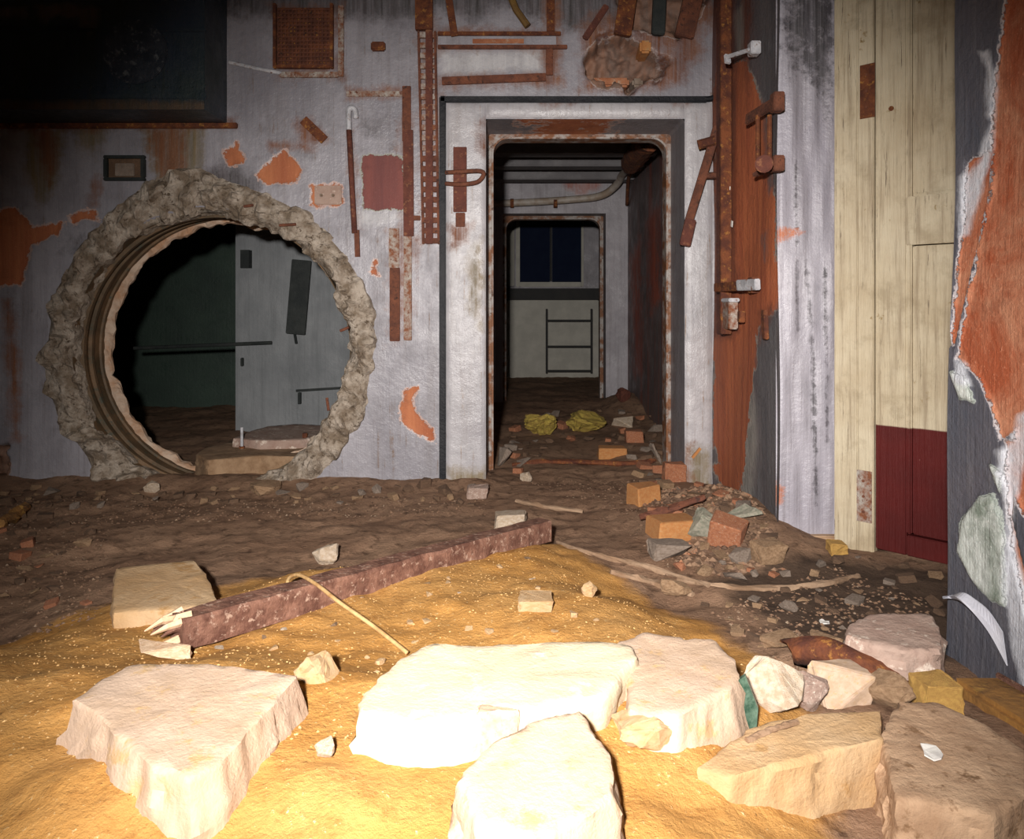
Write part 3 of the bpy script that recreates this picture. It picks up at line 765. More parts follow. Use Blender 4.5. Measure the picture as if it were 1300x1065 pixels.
# ------------------------------------------------------------------ corridor and far room behind the doorway
CX0, CX1, CY1, CZ = -0.75, 1.30, 8.6, 2.62
def quad_grid(name, us, vs_, pos, polys, pxy, mat, skip=None):
    U, V = np.meshgrid(us, vs_, indexing='ij')
    pts = pos(U, V)
    PX_, PY_ = VX + pts[..., 0] * FPX / pts[..., 1], VY - (pts[..., 2] - CAM_H) * FPX / pts[..., 1]
    return grid_wall(name, us, vs_, pos, {k: field(PX_, PY_, q, 10) for k, q in polys.items()}, mat, skip)
quad_grid('wall_corridor_right', np.arange(5.0, CY1 + 0.05, 0.05), np.arange(-0.1, CZ + 0.05, 0.05), lambda U, V: np.stack([np.full_like(U, CX1), U, V], -1),
          {'orange': [[(800, 330), (812, 300), (816, 470), (806, 480)], [(822, 280), (836, 260), (838, 380), (826, 400)], [(802, 380), (812, 390), (808, 440)]]}, None, M['corridor_side'])
struct('wall_corridor_left', MB().box((CX0 - 0.1, 5.0, -0.1), (CX0, CY1, CZ)), M['corridor'])
struct('ceiling_corridor', MB().box((CX0 - 0.1, 5.0, CZ), (CX1 + 0.1, CY1 + 0.3, CZ + 0.1)), M['soot'])
for k, yb in enumerate((5.9, 6.7, 7.45, 8.1)):
    struct('trim_%d' % (4 + k), MB().box((CX0, yb, CZ - 0.10 - 0.02 * (k % 2)), (CX1, yb + 0.22, CZ)), M['soot'], bevel=0.01)
EX0, EX1, EZ1 = (638 - VX) / FPX * CY1, (769 - VX) / FPX * CY1, CAM_H + (VY - 271) / FPX * CY1
ux5 = np.unique(np.concatenate([np.arange(CX0, EX0, 0.04), np.linspace(EX0, EX1, 30), np.arange(EX1, CX1 + 0.04, 0.04)])); uz5 = np.unique(np.concatenate([np.linspace(-0.1, EZ1, 60), np.arange(EZ1, CZ + 0.04, 0.04)]))
wall_far = quad_grid('wall_corridor_end', ux5, uz5, lambda U, V: np.stack([U, np.full_like(U, CY1), V], -1),
    {'orange': [[(710, 228), (770, 226), (762, 238), (742, 246), (722, 240)], [(790, 500), (800, 500), (800, 520)]]}, None, M['corridor'],
    skip=lambda u, v: (u > EX0) & (u < EX1) & (v < EZ1))
portal(EX0, EX1, EZ1, CY1, 8.86, 0.12, 0.04, wall_far, M['reveal'], M['steel_frame'], 0.02)
# pipe across the corridor end wall bending up along the ceiling
pipe = thing('ceiling_pipe', 'pale pipe crossing the corridor wall and bending up to the ceiling', 'pipe', P(700, 258, 8.4))
pts = spline([P(560, 258, 8.45), P(640, 258, 8.45), P(730, 253, 8.45), P(764, 248, 8.4), P(782, 235, 8.25), P(790, 222, 8.0), P(797, 214, 7.6)], 6)
obj('pipe_run', MB().tube(pts, 0.042, 12), simple('dirty_pipe', (0.26, 0.20, 0.15), (0.36, 0.32, 0.28), 9, 0.5, 0.4), pipe, smooth=True)
pts = spline([P(797, 214, 7.6), P(803, 205, 7.0), P(812, 192, 6.4), P(826, 176, 5.8)], 5)
obj('lagged_length', MB().tube(pts, [0.05 + 0.05 * min(1, i / 4) for i in range(len(pts))], 12, rn=0.08), M['rust_dark'], pipe)
for px in (650, 705):
    obj('pipe_clip', MB().tube([P(px, 258, 8.45) + Vector((-0.02, 0, 0)), P(px, 258, 8.45) + Vector((0.02, 0, 0))], 0.052, 12), M['rust_dark'], pipe)
tag(obj('ceiling_cable', MB().tube(spline([P(836, 174, 5.35), P(822, 190, 6.0), P(806, 208, 7.0), P(798, 226, 8.0), P(796, 260, 8.55)], 6), 0.02, 8), M['rust_dark'], smooth=True), 'dark cable running along the corridor ceiling corner beside the lagged pipe', 'cable')

FY = 12.2
struct('wall_far_room', MB().box((-2.0, FY, -0.1), (3.0, FY + 0.1, 2.8)), M['corridor'])
struct('wall_far_left', MB().box((-2.05, 8.9, -0.1), (-1.95, FY, 2.8)), M['corridor'])
struct('wall_far_right', MB().box((2.95, 8.9, -0.1), (3.05, FY, 2.8)), M['corridor'])
struct('ceiling_far', MB().box((-2.0, 8.9, 2.75), (3.0, FY, 2.85)), M['soot'])
win = bpy.data.objects.new('window_1', None); C.objects.link(win); win.location = P(700, 360, FY - 0.02); win['kind'] = 'structure'
def fb(name, x0, y0, x1, y1, Ya, Yb, mat, par, bev=0.01):
    a, b = P(x0, y1, Ya), P(x1, y0, Ya)
    return obj(name, MB().box((a.x, Ya, a.z), (b.x, Yb, b.z)), mat, par, bevel=bev)
for (x0, x1) in ((660, 698), (701, 738)): fb('pane', x0, 284, x1, 358, FY - 0.02, FY + 0.02, M['navy'], win, 0)
fb('window_frame', 655, 276, 660, 364, FY - 0.05, FY + 0.01, M['dim_white'], win)
fb('window_frame', 738, 276, 741, 364, FY - 0.05, FY + 0.01, M['dim_white'], win)
fb('window_frame', 660.2, 358, 737.8, 364, FY - 0.05, FY + 0.01, M['dim_white'], win)
fb('window_frame', 660.2, 276, 737.8, 283, FY - 0.05, FY + 0.01, M['dim_black'], win)
fb('glazing_bar', 698.2, 283.5, 700.8, 357.5, FY - 0.045, FY + 0.01, M['dim_black'], win)
cab = thing('far_cabinet', 'long dirty white cabinet under the dark far window', 'cabinet', P(690, 482, 11.6))
fb('body', 600, 381, 760, 492, 11.62, 12.1, M['dim_white'], cab)
fb('worktop', 598, 366, 762, 380.5, 11.55, 12.12, M['dim_black'], cab)
for (x0, x1) in ((606, 645), (647, 692)): fb('door', x0, 384, x1, 478, 11.60, 11.618, M['dim_white'], cab, 0.004)
rack = thing('metal_rack', 'thin black metal rack with two rails before the white cabinet', 'rack', P(722, 480, 11.3))
for px in (694, 751): fb('upright', px - 1.2, 392, px + 1.2, 474, 11.3, 11.33, M['dim_black'], rack, 0)
for py in (407, 440, 471): fb('rail', 695.5, py - 1.3, 749.5, py + 1.3, 11.3, 11.33, M['dim_black'], rack, 0)
tag(fb('standing_board', 643, 292, 653, 363, 12.0, 12.1, M['dim_white'], None), 'narrow pale upright panel beside the dark far window', 'panel')

# ------------------------------------------------------------------ room behind the round hole
struct('wall_hole_right', MB().box(((299 - VX) / FPX * 6.6, 6.6, -0.1), (CX0 - 0.1, 6.75, 2.7)), M['back_room'])
struct('wall_hole_side', MB().box(((299 - VX) / FPX * 6.6, 6.76, -0.1), ((299 - VX) / FPX * 6.6 + 0.1, 9.0, 2.7)), M['back_green'])
struct('wall_hole_back', MB().box((-7, 8.2, -0.1), (-2.4, 8.3, 2.7)), M['back_green'])
struct('wall_hole_left', MB().box((-5.2, 5.0, -0.1), (-5.1, 8.2, 2.7)), M['back_green'])
struct('ceiling_hole', MB().box((-7, 5.0, 2.6), (CX0 - 0.1, 8.3, 2.7)), M['soot'])
a = P(382, 340, 6.4); b = P(375, 424, 6.4)
t = thing('hanging_plate', 'dark plate hanging tilted on the wall seen through round hole', 'plate', b)
obj('plate', MB().bar(P(383, 330, 6.5), P(375, 424, 6.5), 0.17, 0.02), M['dark_plate'], t, bevel=0.004)
obj('hook', MB().tube([P(374, 424, 6.5), P(376, 436, 6.5)], 0.012, 6), M['dark_plate'], t)
obj('bracket', MB().box(tuple(P(305, 340, 6.52)), tuple(P(320, 318, 6.6))), M['dark_plate'], t)
tag(obj('wall_conduit', MB().tube([P(170, 442, 6.56), P(345, 435, 6.56)], 0.016, 8), M['dark_plate']), 'dark conduit running level on the wall behind round hole', 'pipe')
tag(obj('wall_fitting', MB().box(tuple(P(305, 465, 6.56)), tuple(P(310, 454, 6.6))), M['dark_plate'], bevel=0.004), 'small dark fitting on the wall seen through round hole', 'fitting')
tag(obj('wall_bracket', MB().box(tuple(P(378, 513, 6.56)), tuple(P(383, 498, 6.6))).bar(P(376, 496, 6.58), P(440, 492, 6.58), 0.02, 0.02), M['dark_plate']), 'dark bracket low on the grey wall seen through round hole', 'bracket')

# ------------------------------------------------------------------ stones
def slab(name, top_px, ztop, thick, mat, label, flare=0.03, seed=0, cat='slab', rough=0.012, tilt=(0, 0), group=None, n=110, bumpy=0.004, mat2=None):
    top = [PZ(x, y, ztop) for x, y in top_px]
    cen = sum(top, Vector()) / len(top)
    # resample the outline
    L = [(top[(i+1) % len(top)] - top[i]).length for i in range(len(top))]
    per = sum(L); out = []
    for k in range(n):
        d = per * k / n; i = 0
        while d > L[i]: d -= L[i]; i += 1
        out.append(top[i].lerp(top[(i + 1) % len(top)], d / L[i]))
    def dirs(i):
        q = out[i] - cen; q.z = 0
        return q.normalized()
    layers = [(-0.004, 0.0, 0.5), (0.004, -0.004, 0.6), (0.007, -0.012, 0.7)] + [(0.007 + flare * k / 7, -0.012 - (thick - 0.012) * k / 7, 1.2) for k in range(1, 8)]
    mb = MB()
    for s_ in (0.25, 0.5, 0.72, 0.88):                  # inner rings of the top
        for p in out:
            q = cen.lerp(p, s_); q.z += bumpy * noise.fractal(Vector((q.x * 14 + seed, q.y * 14, seed)), 1, 2, 3)
            mb.v.append(q)
    for (fl, dz, rr) in layers:
        for i, p in enumerate(out):
            e = noise.fractal(Vector((p.x * 19 + seed, p.y * 19, dz * 34 + seed)), 0.8, 2.1, 5) * rough * rr
            q = p + dirs(i) * (fl + e); q.z += dz + (e * 0.4 if dz else bumpy * 0.5 * e / max(rough, 1e-6))
            mb.v.append(q)
    nl = 4 + len(layers)
    mb.v.append(Vector(cen)); c0 = len(mb.v) - 1
    mb.v.append(cen + Vector((0, 0, -thick))); c1 = len(mb.v) - 1
    for k in range(n):
        k2 = (k + 1) % n
        mb.f.append((c0, k, k2))
        for j in range(nl - 1):
            mb.f.append((j*n + k, (j+1)*n + k, (j+1)*n + k2, j*n + k2))
        mb.f.append((c1, (nl-1)*n + k2, (nl-1)*n + k))
    if tilt != (0, 0):
        for v in mb.v: v.z += tilt[0] * (v.x - cen.x) + tilt[1] * (v.y - cen.y)
    o = obj(name, mb, mat, smooth=True)
    o.data.set_sharp_from_angle(angle=math.radians(38))
    # keep arrises crisp but the faces softly rough
    return tag(o, label, cat, group)

slab('concrete_slab', [(95, 888), (128, 864), (165, 843), (230, 841), (290, 844), (375, 857), (345, 893), (311, 928), (280, 965), (240, 985), (195, 968), (165, 942), (140, 918)], 0.285, 0.19, M['slab'],
     'thick pinkish tan concrete slab lying in front of the splintered beam end', 0.055, 1)
slab('concrete_slab', [(457, 902), (466, 880), (510, 836), (548, 815), (575, 818), (605, 820), (700, 815), (760, 814), (800, 818), (808, 832), (790, 850), (765, 882), (710, 890), (655, 899), (640, 893), (600, 905), (545, 917), (500, 914)], 0.285, 0.15, M['slab_hotspot'],
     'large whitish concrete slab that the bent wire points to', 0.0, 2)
slab('concrete_slab', [(780, 824), (790, 812), (815, 803), (865, 808), (868, 812), (905, 811), (930, 836), (937, 857), (925, 873), (885, 893), (862, 906), (825, 908), (800, 895), (800, 860)], 0.262, 0.19, M['slab'],
     'pinkish concrete slab with sandy front against the white slab and green glass', 0.04, 5)
slab('concrete_slab', [(585, 985), (612, 958), (650, 934), (690, 921), (735, 913), (752, 930), (772, 957), (778, 1000), (700, 1045), (610, 1035)], 0.29, 0.17, M['slab'],
     'pale tan broken slab leaning in front of the white slab', 0.03, 7, tilt=(0, 0.12))
slab('concrete_slab', [(890, 972), (920, 948), (960, 922), (1030, 905), (1114, 903), (1117, 938), (1060, 952), (985, 970), (930, 985)], 0.20, 0.17, M['slab_sand'],
     'flat sandy tan slab with a straight broken front edge', 0.012, 8)
slab('concrete_slab', [(1122, 945), (1127, 915), (1142, 890), (1195, 893), (1240, 915), (1300, 950), (1340, 990), (1260, 1030), (1140, 1010)], 0.19, 0.15, M['slab_brown'],
     'brown dirt-caked slab with a pale scrap, beside the orange timber', 0.02, 9)
slab('concrete_block', [(148, 721), (200, 715), (246, 711), (256, 722), (266, 742), (279, 768), (210, 772), (145, 776)], 0.145, 0.085, M['slab_sand'],
     'sand-dusted rectangular concrete block behind the splintered beam end', 0.006, 10, cat='block', rough=0.006)
slab('concrete_block', [(1074, 806), (1080, 792), (1106, 780), (1150, 778), (1182, 780), (1194, 803), (1190, 824), (1150, 824), (1110, 816)], 0.165, 0.16, M['slab_pink'],
     'pinkish grey concrete block with orange spot at foot of slate wall', 0.006, 11, cat='block')

def hull(seed, box=True, n=14, chop=0.35):
    r = random.Random(seed)
    bm = bmesh.new()
    for _ in range(n):
        if box:
            p = [r.choice((-1, 1)) * r.uniform(1 - chop, 1) for _ in range(3)]
        else:
            v = Vector((r.gauss(0, 1), r.gauss(0, 1), r.gauss(0, 1))).normalized() * r.uniform(0.8, 1)
            p = v
        bm.verts.new((p[0] * 0.5, p[1] * 0.5, p[2] * 0.5))
    res = bmesh.ops.convex_hull(bm, input=bm.verts)
    bmesh.ops.delete(bm, geom=list({e for e in res['geom_interior'] + res['geom_unused'] if isinstance(e, bmesh.types.BMVert)}), context='VERTS')
    xs_ = [v.co.x for v in bm.verts]; ys_ = [v.co.y for v in bm.verts]; zs_ = [v.co.z for v in bm.verts]
    for v in bm.verts:
        v.co.x = (v.co.x - min(xs_)) / (max(xs_) - min(xs_)) - 0.5
        v.co.y = (v.co.y - min(ys_)) / (max(ys_) - min(ys_)) - 0.5
        v.co.z = (v.co.z - min(zs_)) / (max(zs_) - min(zs_))
    bmesh.ops.recalc_face_normals(bm, faces=bm.faces)
    return bm
def hull_mesh(name, seed, box, n, chop, detail=0, rough=0.05):
    bm = hull(seed, box, n, chop)
    if detail:
        bmesh.ops.bevel(bm, geom=list(bm.edges), offset=0.03, segments=1, affect='EDGES', clamp_overlap=True)
        bmesh.ops.triangulate(bm, faces=bm.faces)
        bmesh.ops.subdivide_edges(bm, edges=bm.edges, cuts=detail, use_grid_fill=True)
        bm.normal_update()
        for v in bm.verts:
            v.co += v.normal * noise.fractal(v.co * 6 + Vector((seed, 0, 0)), 0.9, 2, 4) * rough
    me = bpy.data.meshes.new(name); bm.to_mesh(me); bm.free()
    return me
def brick_mesh(name, seed):
    r = random.Random(seed)
    mb = MB().box((-0.5, -0.5, 0), (0.5, 0.5, 1))
    for v in mb.v: v += Vector((r.uniform(-.06, .06), r.uniform(-.06, .06), r.uniform(-.06, .06)))
    me = bpy.data.meshes.new(name); me.from_pydata([tuple(v) for v in mb.v], [], mb.f)
    bm = bmesh.new(); bm.from_mesh(me)
    bmesh.ops.recalc_face_normals(bm, faces=bm.faces)
    bmesh.ops.bevel(bm, geom=list(bm.edges), offset=0.05, segments=1, affect='EDGES', clamp_overlap=True)
    bm.to_mesh(me); bm.free()
    return me
UNIT = {'lump': [hull_mesh('stone_lump', 20 + i, False, 16, 0) for i in range(8)],
        'block': [hull_mesh('stone_block', 40 + i, True, 18, 0.4) for i in range(8)],
        'chip': [hull_mesh('stone_chip', 60 + i, True, 9, 0.6) for i in range(6)],
        'brick': [brick_mesh('brick_piece', 80 + i) for i in range(5)]}
for k in UNIT:
    for me in UNIT[k]: me.materials.append(None)
def put(name, me, loc, dims, rot, mat, label, cat, group=None):
    o = bpy.data.objects.new(name, me); C.objects.link(o)
    o.location = loc; o.scale = dims; o.rotation_euler = rot
    o.material_slots[0].link = 'OBJECT'; o.material_slots[0].material = mat
    return tag(o, label, cat, group)
USED = []          # where stones already lie
def stone(name, px, py, wpx_, hpx, mat, label, cat='stone', kind='block', seed=1, depth=0.8, rz=0.0, tilt=(0, 0), sink=0.12, group=None, detail=2, rough=0.05):
    """a single stone standing at photo point (px, py) on the ground, wpx_ by hpx pixels large there"""
    USED.append((px, py - 0.15 * wpx_, wpx_))
    p = gp(px, py); s_ = p.y / FPX
    W, H = wpx_ * s_, hpx * s_
    D_ = W * depth
    if kind == 'brick': me = brick_mesh(name, seed); me.materials.append(None)
    else:
        me = hull_mesh(name, seed, kind != 'lump', 18 if kind != 'chip' else 9, 0.35 if kind == 'block' else 0.6, detail, rough); me.materials.append(None)
    loc = p + Vector((0, D_ * 0.45, 0)); loc.z = min(g(loc.x, loc.y), p.z + 0.02) - H * sink
    return put(name, me, loc, (W, D_, H * (1 + sink)), (tilt[0], tilt[1], rz), mat, label, cat, group)

stone('concrete_chunk', 632, 966, 56, 62, M['slab'], 'upright pinkish chunk wedged under front of the white slab', 'chunk', 'block', 201, 0.35)
stone('white_stone', 992, 918, 88, 68, M['stone_white'], 'bright white rough stone beside the green glass shard', 'stone', 'lump', 202, 0.8)
stone('grey_stone', 1032, 910, 60, 48, M['slab_pink'], 'greyish stone leaning on the bright white rough stone', 'stone', 'lump', 222, 0.7)
stone('tan_stone', 1078, 897, 66, 44, M['slab'], 'squarish tan stone in front of the rusty curved sheet', 'stone', 'block', 203, 0.8, 0.2)
stone('brown_stone', 1138, 903, 76, 42, M['stone_tan'], 'low brown stone between squarish tan stone and yellow stone', 'stone', 'lump', 204, 0.8)
stone('yellow_stone', 1197, 903, 54, 36, M['stone_yellow'], 'yellow squarish stone against the orange timber', 'stone', 'block', 205, 0.9)
stone('flat_stone', 1056, 832, 44, 20, M['stone_tan'], 'small tan pointed stone above the rusty curved sheet', 'stone', 'chip', 206, 1.0)
stone('flat_stone', 1000, 826, 52, 16, M['stone_tan'], 'reddish brown leaning shard left of the rusty curved sheet', 'stone', 'chip', 207, 0.8, 0.5)
stone('round_stone', 410, 719, 36, 25, M['stone_white'], 'pale pointed stone standing alone behind the long beam', 'stone', 'lump', 208, 0.8)
stone('flat_stone', 648, 677, 40, 22, M['stone_white'], 'pale flat-topped stone behind the far beam end', 'stone', 'block', 209, 0.9)
stone('flat_stone', 680, 776, 44, 14, M['slab_sand'], 'low squarish sandy stone half buried before the beam', 'stone', 'block', 210, 0.9)
stone('flat_stone', 748, 758, 22, 18, M['slab_sand'], 'small round pale stone half buried in sand', 'stone', 'lump', 211, 0.9)
stone('oblong_stone', 860, 765, 42, 22, M['stone_tan'], 'oblong tan stone at the sand edge under the long stick', 'stone', 'lump', 212, 0.7, -0.4)
stone('brick_piece', 858, 690, 56, 22, M['brick_orange'], 'orange half brick lying at the edge of the rubble heap', 'brick', 'brick', 213, 0.8, 0.25)
stone('brick_piece', 926, 693, 42, 30, M['brick'], 'red brick bit propped in the heap by the grey pier', 'brick', 'brick', 214, 0.8, -0.5, (0.3, 0.2))
stone('rubble_block', 852, 711, 50, 20, M['stone_grey'], 'pale grey block with dark broken end below the orange half brick', 'stone', 'block', 215, 0.6, 0.1)
stone('rubble_block', 980, 722, 38, 24, M['stone_tan'], 'tan angular stone in front of the grey pier', 'stone', 'block', 216, 0.8, 0.3)
stone('rubble_block', 940, 672, 42, 30, M['stone_green'], 'grey green flat stone leaning on the heap by the pier', 'stone', 'chip', 217, 0.8, 0.3, (0.4, 0))
stone('rubble_block', 898, 686, 44, 34, M['stone_green'], 'crumbled grey green lump next to the orange half brick', 'stone', 'lump', 218, 0.8)
stone('brick_piece', 820, 640, 34, 24, M['brick_orange'], 'orange brick bit at the doorway edge of the heap', 'brick', 'brick', 219, 0.8, 0.4)
stone('brick_piece', 858, 612, 28, 26, M['brick'], 'pinkish brick bit leaning on the right door surround', 'brick', 'block', 220, 0.8)
stone('brick_piece', 778, 581, 34, 13, M['brick_orange'], 'whole brick lying flat inside the doorway', 'brick', 'brick', 221, 0.6)
stone('brick_piece', 806, 563, 22, 14, M['brick'], 'square red brick end inside the doorway', 'brick', 'brick', 231, 0.8)
stone('pale_stone', 792, 543, 28, 12, M['stone_white'], 'pale flat stone inside the doorway', 'stone', 'chip', 223, 0.8)
stone('pale_stone', 668, 612, 16, 12, M['stone_white'], 'small white stone on the threshold', 'stone', 'lump', 224, 0.9)
stone('concrete_chunk', 606, 634, 28, 14, M['slab_pink'], 'pinkish flat chunk in front of the left door surround', 'chunk', 'block', 225, 0.9)
stone('concrete_chunk', 640, 594, 18, 24, M['stone_grey'], 'grey pointed chunk leaning on the left door jamb', 'chunk', 'chip', 226, 0.8)
stone('concrete_chunk', 834, 590, 16, 26, M['stone_grey'], 'grey pointed chunk leaning on the right door jamb', 'chunk', 'chip', 227, 0.8)
stone('yellow_bundle', 684, 553, 44, 28, M['rag'], 'crumpled yellow bundle inside the doorway with a drooping tail', 'bundle', 'lump', 228, 0.9, -0.5, detail=3, rough=0.12)
stone('yellow_bundle', 748, 549, 54, 26, M['rag'], 'crumpled yellow bundle inside the doorway spread on dark rubble', 'bundle', 'lump', 229, 0.9, 0.4, detail=3, rough=0.12)
stone('rusty_drum', 792, 512, 20, 18, M['rust_red'], 'round rusty lump at the foot of the corridor end wall', 'lump', 'lump', 230, 0.9)
stone('yellow_stone', 178, 792 - 25, 20, 8, M['slab_sand'], 'small sandy stone half hidden behind the rectangular block', 'stone', 'lump', 232, 0.9)
stone('yellow_stone', 330, 633, 40, 14, M['stone_tan'], 'yellowish tan stone at the foot of the round hole', 'stone', 'lump', 233, 0.9)
stone('pink_stone', 190, 628, 18, 14, M['stone_white'], 'pinkish white stone below left of the round hole', 'stone', 'lump', 234, 0.9)
stone('yellow_stone', 1066, 707, 24, 14, M['stone_yellow'], 'yellow stone at the foot of the cream door jamb', 'stone', 'block', 235, 0.9)
stone('pale_stone', 410, 965, 26, 22, M['stone_white'], 'small white stone between the two big slabs', 'stone', 'lump', 236, 0.9)
stone('pale_stone', 905, 935, 46, 30, M['slab_pink'], 'lilac grey flat stone below the green glass shard', 'stone', 'chip', 237, 0.9)
stone('sandy_chunk', 398, 868, 60, 26, M['slab_sand'], 'sandy crumbling chunk on the slope between beam and slabs', 'chunk', 'lump', 238, 0.9, sink=1.2)
stone('sandy_chunk', 520, 950, 90, 32, M['slab_sand'], 'half buried sandy chunk below the left end of the white slab', 'chunk', 'lump', 239, 0.7, sink=0.3)
stone('sandy_chunk', 830, 960, 90, 36, M['slab_sand'], 'half buried sandy chunk below the pinkish slab front', 'chunk', 'lump', 240, 0.7, sink=0.3)

# slabs seen through the hole
def inner_slab(name, top, z, th, mat, label, seed):
    t = thing(name, label, 'slab', Vector((0, 0, 0)))
    return t
slab('concrete_slab', [(250, 576), (262, 568), (290, 561), (350, 558), (408, 558), (412, 572), (385, 580), (330, 578), (265, 584)], 0.125, 0.17, M['stone_tan'], 'broken concrete slab with yellowish edge lying inside round hole', 0.01, 31)
slab('concrete_slab', [(298, 556), (318, 547), (340, 541), (375, 538), (415, 540), (418, 553), (380, 558), (330, 559)], 0.185, 0.20, M['slab_pink'], 'upper concrete slab lying behind the bolts inside round hole', 0.01, 32)
for (px, py, h, lab) in ((307, 570, 0.15, 'thin upright bolt at left end of the slabs in round hole'), (387, 566, 0.09, 'short thick rusty bolt on the slabs in round hole')):
    b = PZ(px, py, 0.125)
    q = thing('anchor_bolt', lab, 'bolt', b)
    obj('shank', MB().cyl(b - Vector((0, 0, 0.03)), b + Vector((0, 0, h)), 0.010 if h > 0.1 else 0.018, 8), M['steel_grey'] if h > 0.1 else M['rust_dark'], q)
    obj('nut', MB().cyl(b + Vector((0, 0, 0.004)), b + Vector((0, 0, 0.02)), 0.02 if h > 0.1 else 0.028, 6), M['rust_dark'], q)

# ------------------------------------------------------------------ long beam, wire, sticks, metal
a = gp(232, 832) + Vector((0, 0, 0.03)); b = gp(700, 692) + Vector((0, 0, 0.038))
d = (b - a).normalized(); sd = Vector((-d.y, d.x, 0)).normalized(); up = d.cross(sd) * (1 if d.cross(sd).z > 0 else -1)
beam = thing('timber_beam', 'long dark red-brown beam lying across the sand with splintered pale end', 'beam', a)
mb = MB(); N = 60; W2, H2 = 0.085, 0.088
for i in range(N + 1):
    p = a.lerp(b, i / N) + sd * W2 / 2
    k = 0.0 if i else 0.01
    for (u_, v_) in ((-1, -.5), (-1, .38), (-.86, .5), (.86, .5), (1, .38), (1, -.5)):
        e = noise.noise(p * 12 + Vector((u_, v_, 0))) * 0.004
        mb.v.append(p + sd * (u_ * W2 / 2 + e) + up * (v_ * H2 + H2 * 0.28 + e))
for i in range(N):
    for k in range(6): mb.f.append((i*6+k, i*6+(k+1) % 6, (i+1)*6+(k+1) % 6, (i+1)*6+k))
mb.f += [tuple(range(6)), tuple(N*6 + k for k in range(6))]
obj('beam_body', mb, M['wood_dark'], beam)
for k in range(9):
    r = random.Random(k)
    s0 = a + sd * (0.01 + 0.075 * r.random()) + up * (0.0 + 0.07 * r.random()) + d * 0.03
    L = r.uniform(0.05, 0.13)
    obj('splinter', MB().tube([s0, s0 - d * L * 0.6 + up * r.uniform(-.01, .01), s0 - d * L + up * r.uniform(-.03, .0)], [0.014, 0.010, 0.002], 5), M['wood_pale'] if k % 3 else M['wood_dark'], beam)
p = gp(195, 838)
stone('wood_offcut', 198, 840, 70, 20, M['wood_pale'], 'pale split wood offcut at the splintered beam end', 'offcut', 'chip', 244, 0.7, 0.3)

wp = [PZ(377, 756, 0.12), PZ(366, 746, 0.15), PZ(367, 734, 0.185), PZ(380, 730, 0.21), PZ(402, 742, 0.215), PZ(430, 764, 0.20), PZ(470, 792, 0.165), PZ(500, 815, 0.14), PZ(517, 829, 0.125)]
tag(obj('bent_wire', MB().tube(spline(wp, 8), 0.0062, 8), M['wire'], smooth=True), 'pale wire with hooked end bent over the long beam', 'wire')

def stick(name, pts_px, r, mat, label, lift=0.006, n=6, rn=0.3, cat='stick'):
    pts = spline([gp(x, y) + Vector((0, 0, lift)) for x, y in pts_px], n)
    L = len(pts)
    rs = [r * (0.55 + 0.45 * math.sin(math.pi * (0.12 + 0.8 * i / L))) for i in range(L)]
    return tag(obj(name, MB().tube(pts, rs, 7, rn=rn, seed=len(name)), mat), label, cat)
stick('dry_stick', [(708, 690), (745, 703), (800, 716), (850, 730), (900, 745)], 0.012, M['wood_grey'], 'long grey brown stick running from the beam end along the sand edge')
stick('dry_stick', [(860, 738), (930, 748), (1000, 749), (1050, 742), (1090, 733)], 0.014, M['wood_grey'], 'long curved pale stick lying before the grey pier and door')
stick('dry_stick', [(775, 728), (815, 738), (850, 748), (880, 757)], 0.016, M['wood_grey'], 'short thick stick at the sand edge below the long one')
stick('plank_piece', [(812, 672), (850, 662), (895, 646)], 0.02, M['rust'], 'thin rusty strip lying on the heap above the orange half brick', 0.06)
stick('dry_stick', [(655, 638), (690, 645), (740, 652)], 0.014, M['wood_grey'], 'thin tan stick on the dirt floor before the doorway', 0.01)
tag(obj('dry_stick', MB().tube(spline([PZ(948, 940, 0.205), PZ(970, 930, 0.208), PZ(992, 922, 0.208), PZ(1012, 916, 0.206)], 5), 0.006, 7, rn=0.3), M['wood_grey']), 'thin dark twig on the sandy slab below the white stone', 'stick')
stick('plank_piece', [(650, 592), (700, 588), (800, 590), (832, 586)], 0.02, M['rust_dark'], 'rusty bar lying across the threshold', 0.01)
stick('plank_piece', [(0, 672), (18, 662), (34, 650)], 0.03, M['timber_orange'], 'brownish yellow wood strip at far end of dark floor by back wall', 0.03)

# rusty curved sheet
pts = [gp(1003, 846), gp(1050, 860), gp(1100, 876), gp(1158, 872)]
c_ = spline(pts, 6)
mb = MB()
for i, p in enumerate(c_):
    k = i / (len(c_) - 1)
    hgt = 0.075 * math.sin(math.pi * min(1, k * 0.9 + 0.12)) + 0.012
    for dy, dz in ((-0.03, 0.0), (-0.012, hgt * 0.8), (0.03, hgt), (0.08, hgt * 0.6), (0.11, 0.0), (0.08, hgt * 0.6 - 0.008), (0.03, hgt - 0.008), (-0.012, hgt * 0.8 - 0.008)):
        mb.v.append(p + Vector((0, dy, dz + 0.02)))
for i in range(len(c_) - 1):
    for j in range(8):
        mb.f.append((i*8+j, i*8+(j+1) % 8, (i+1)*8+(j+1) % 8, (i+1)*8+j))
mb.f += [tuple(range(8)), tuple((len(c_)-1)*8 + j for j in range(8))]
tag(obj('rusty_sheet', mb, M['rust_dark'], smooth=True), 'dark rusty curved metal sheet lying under the pinkish grey block', 'metal sheet')

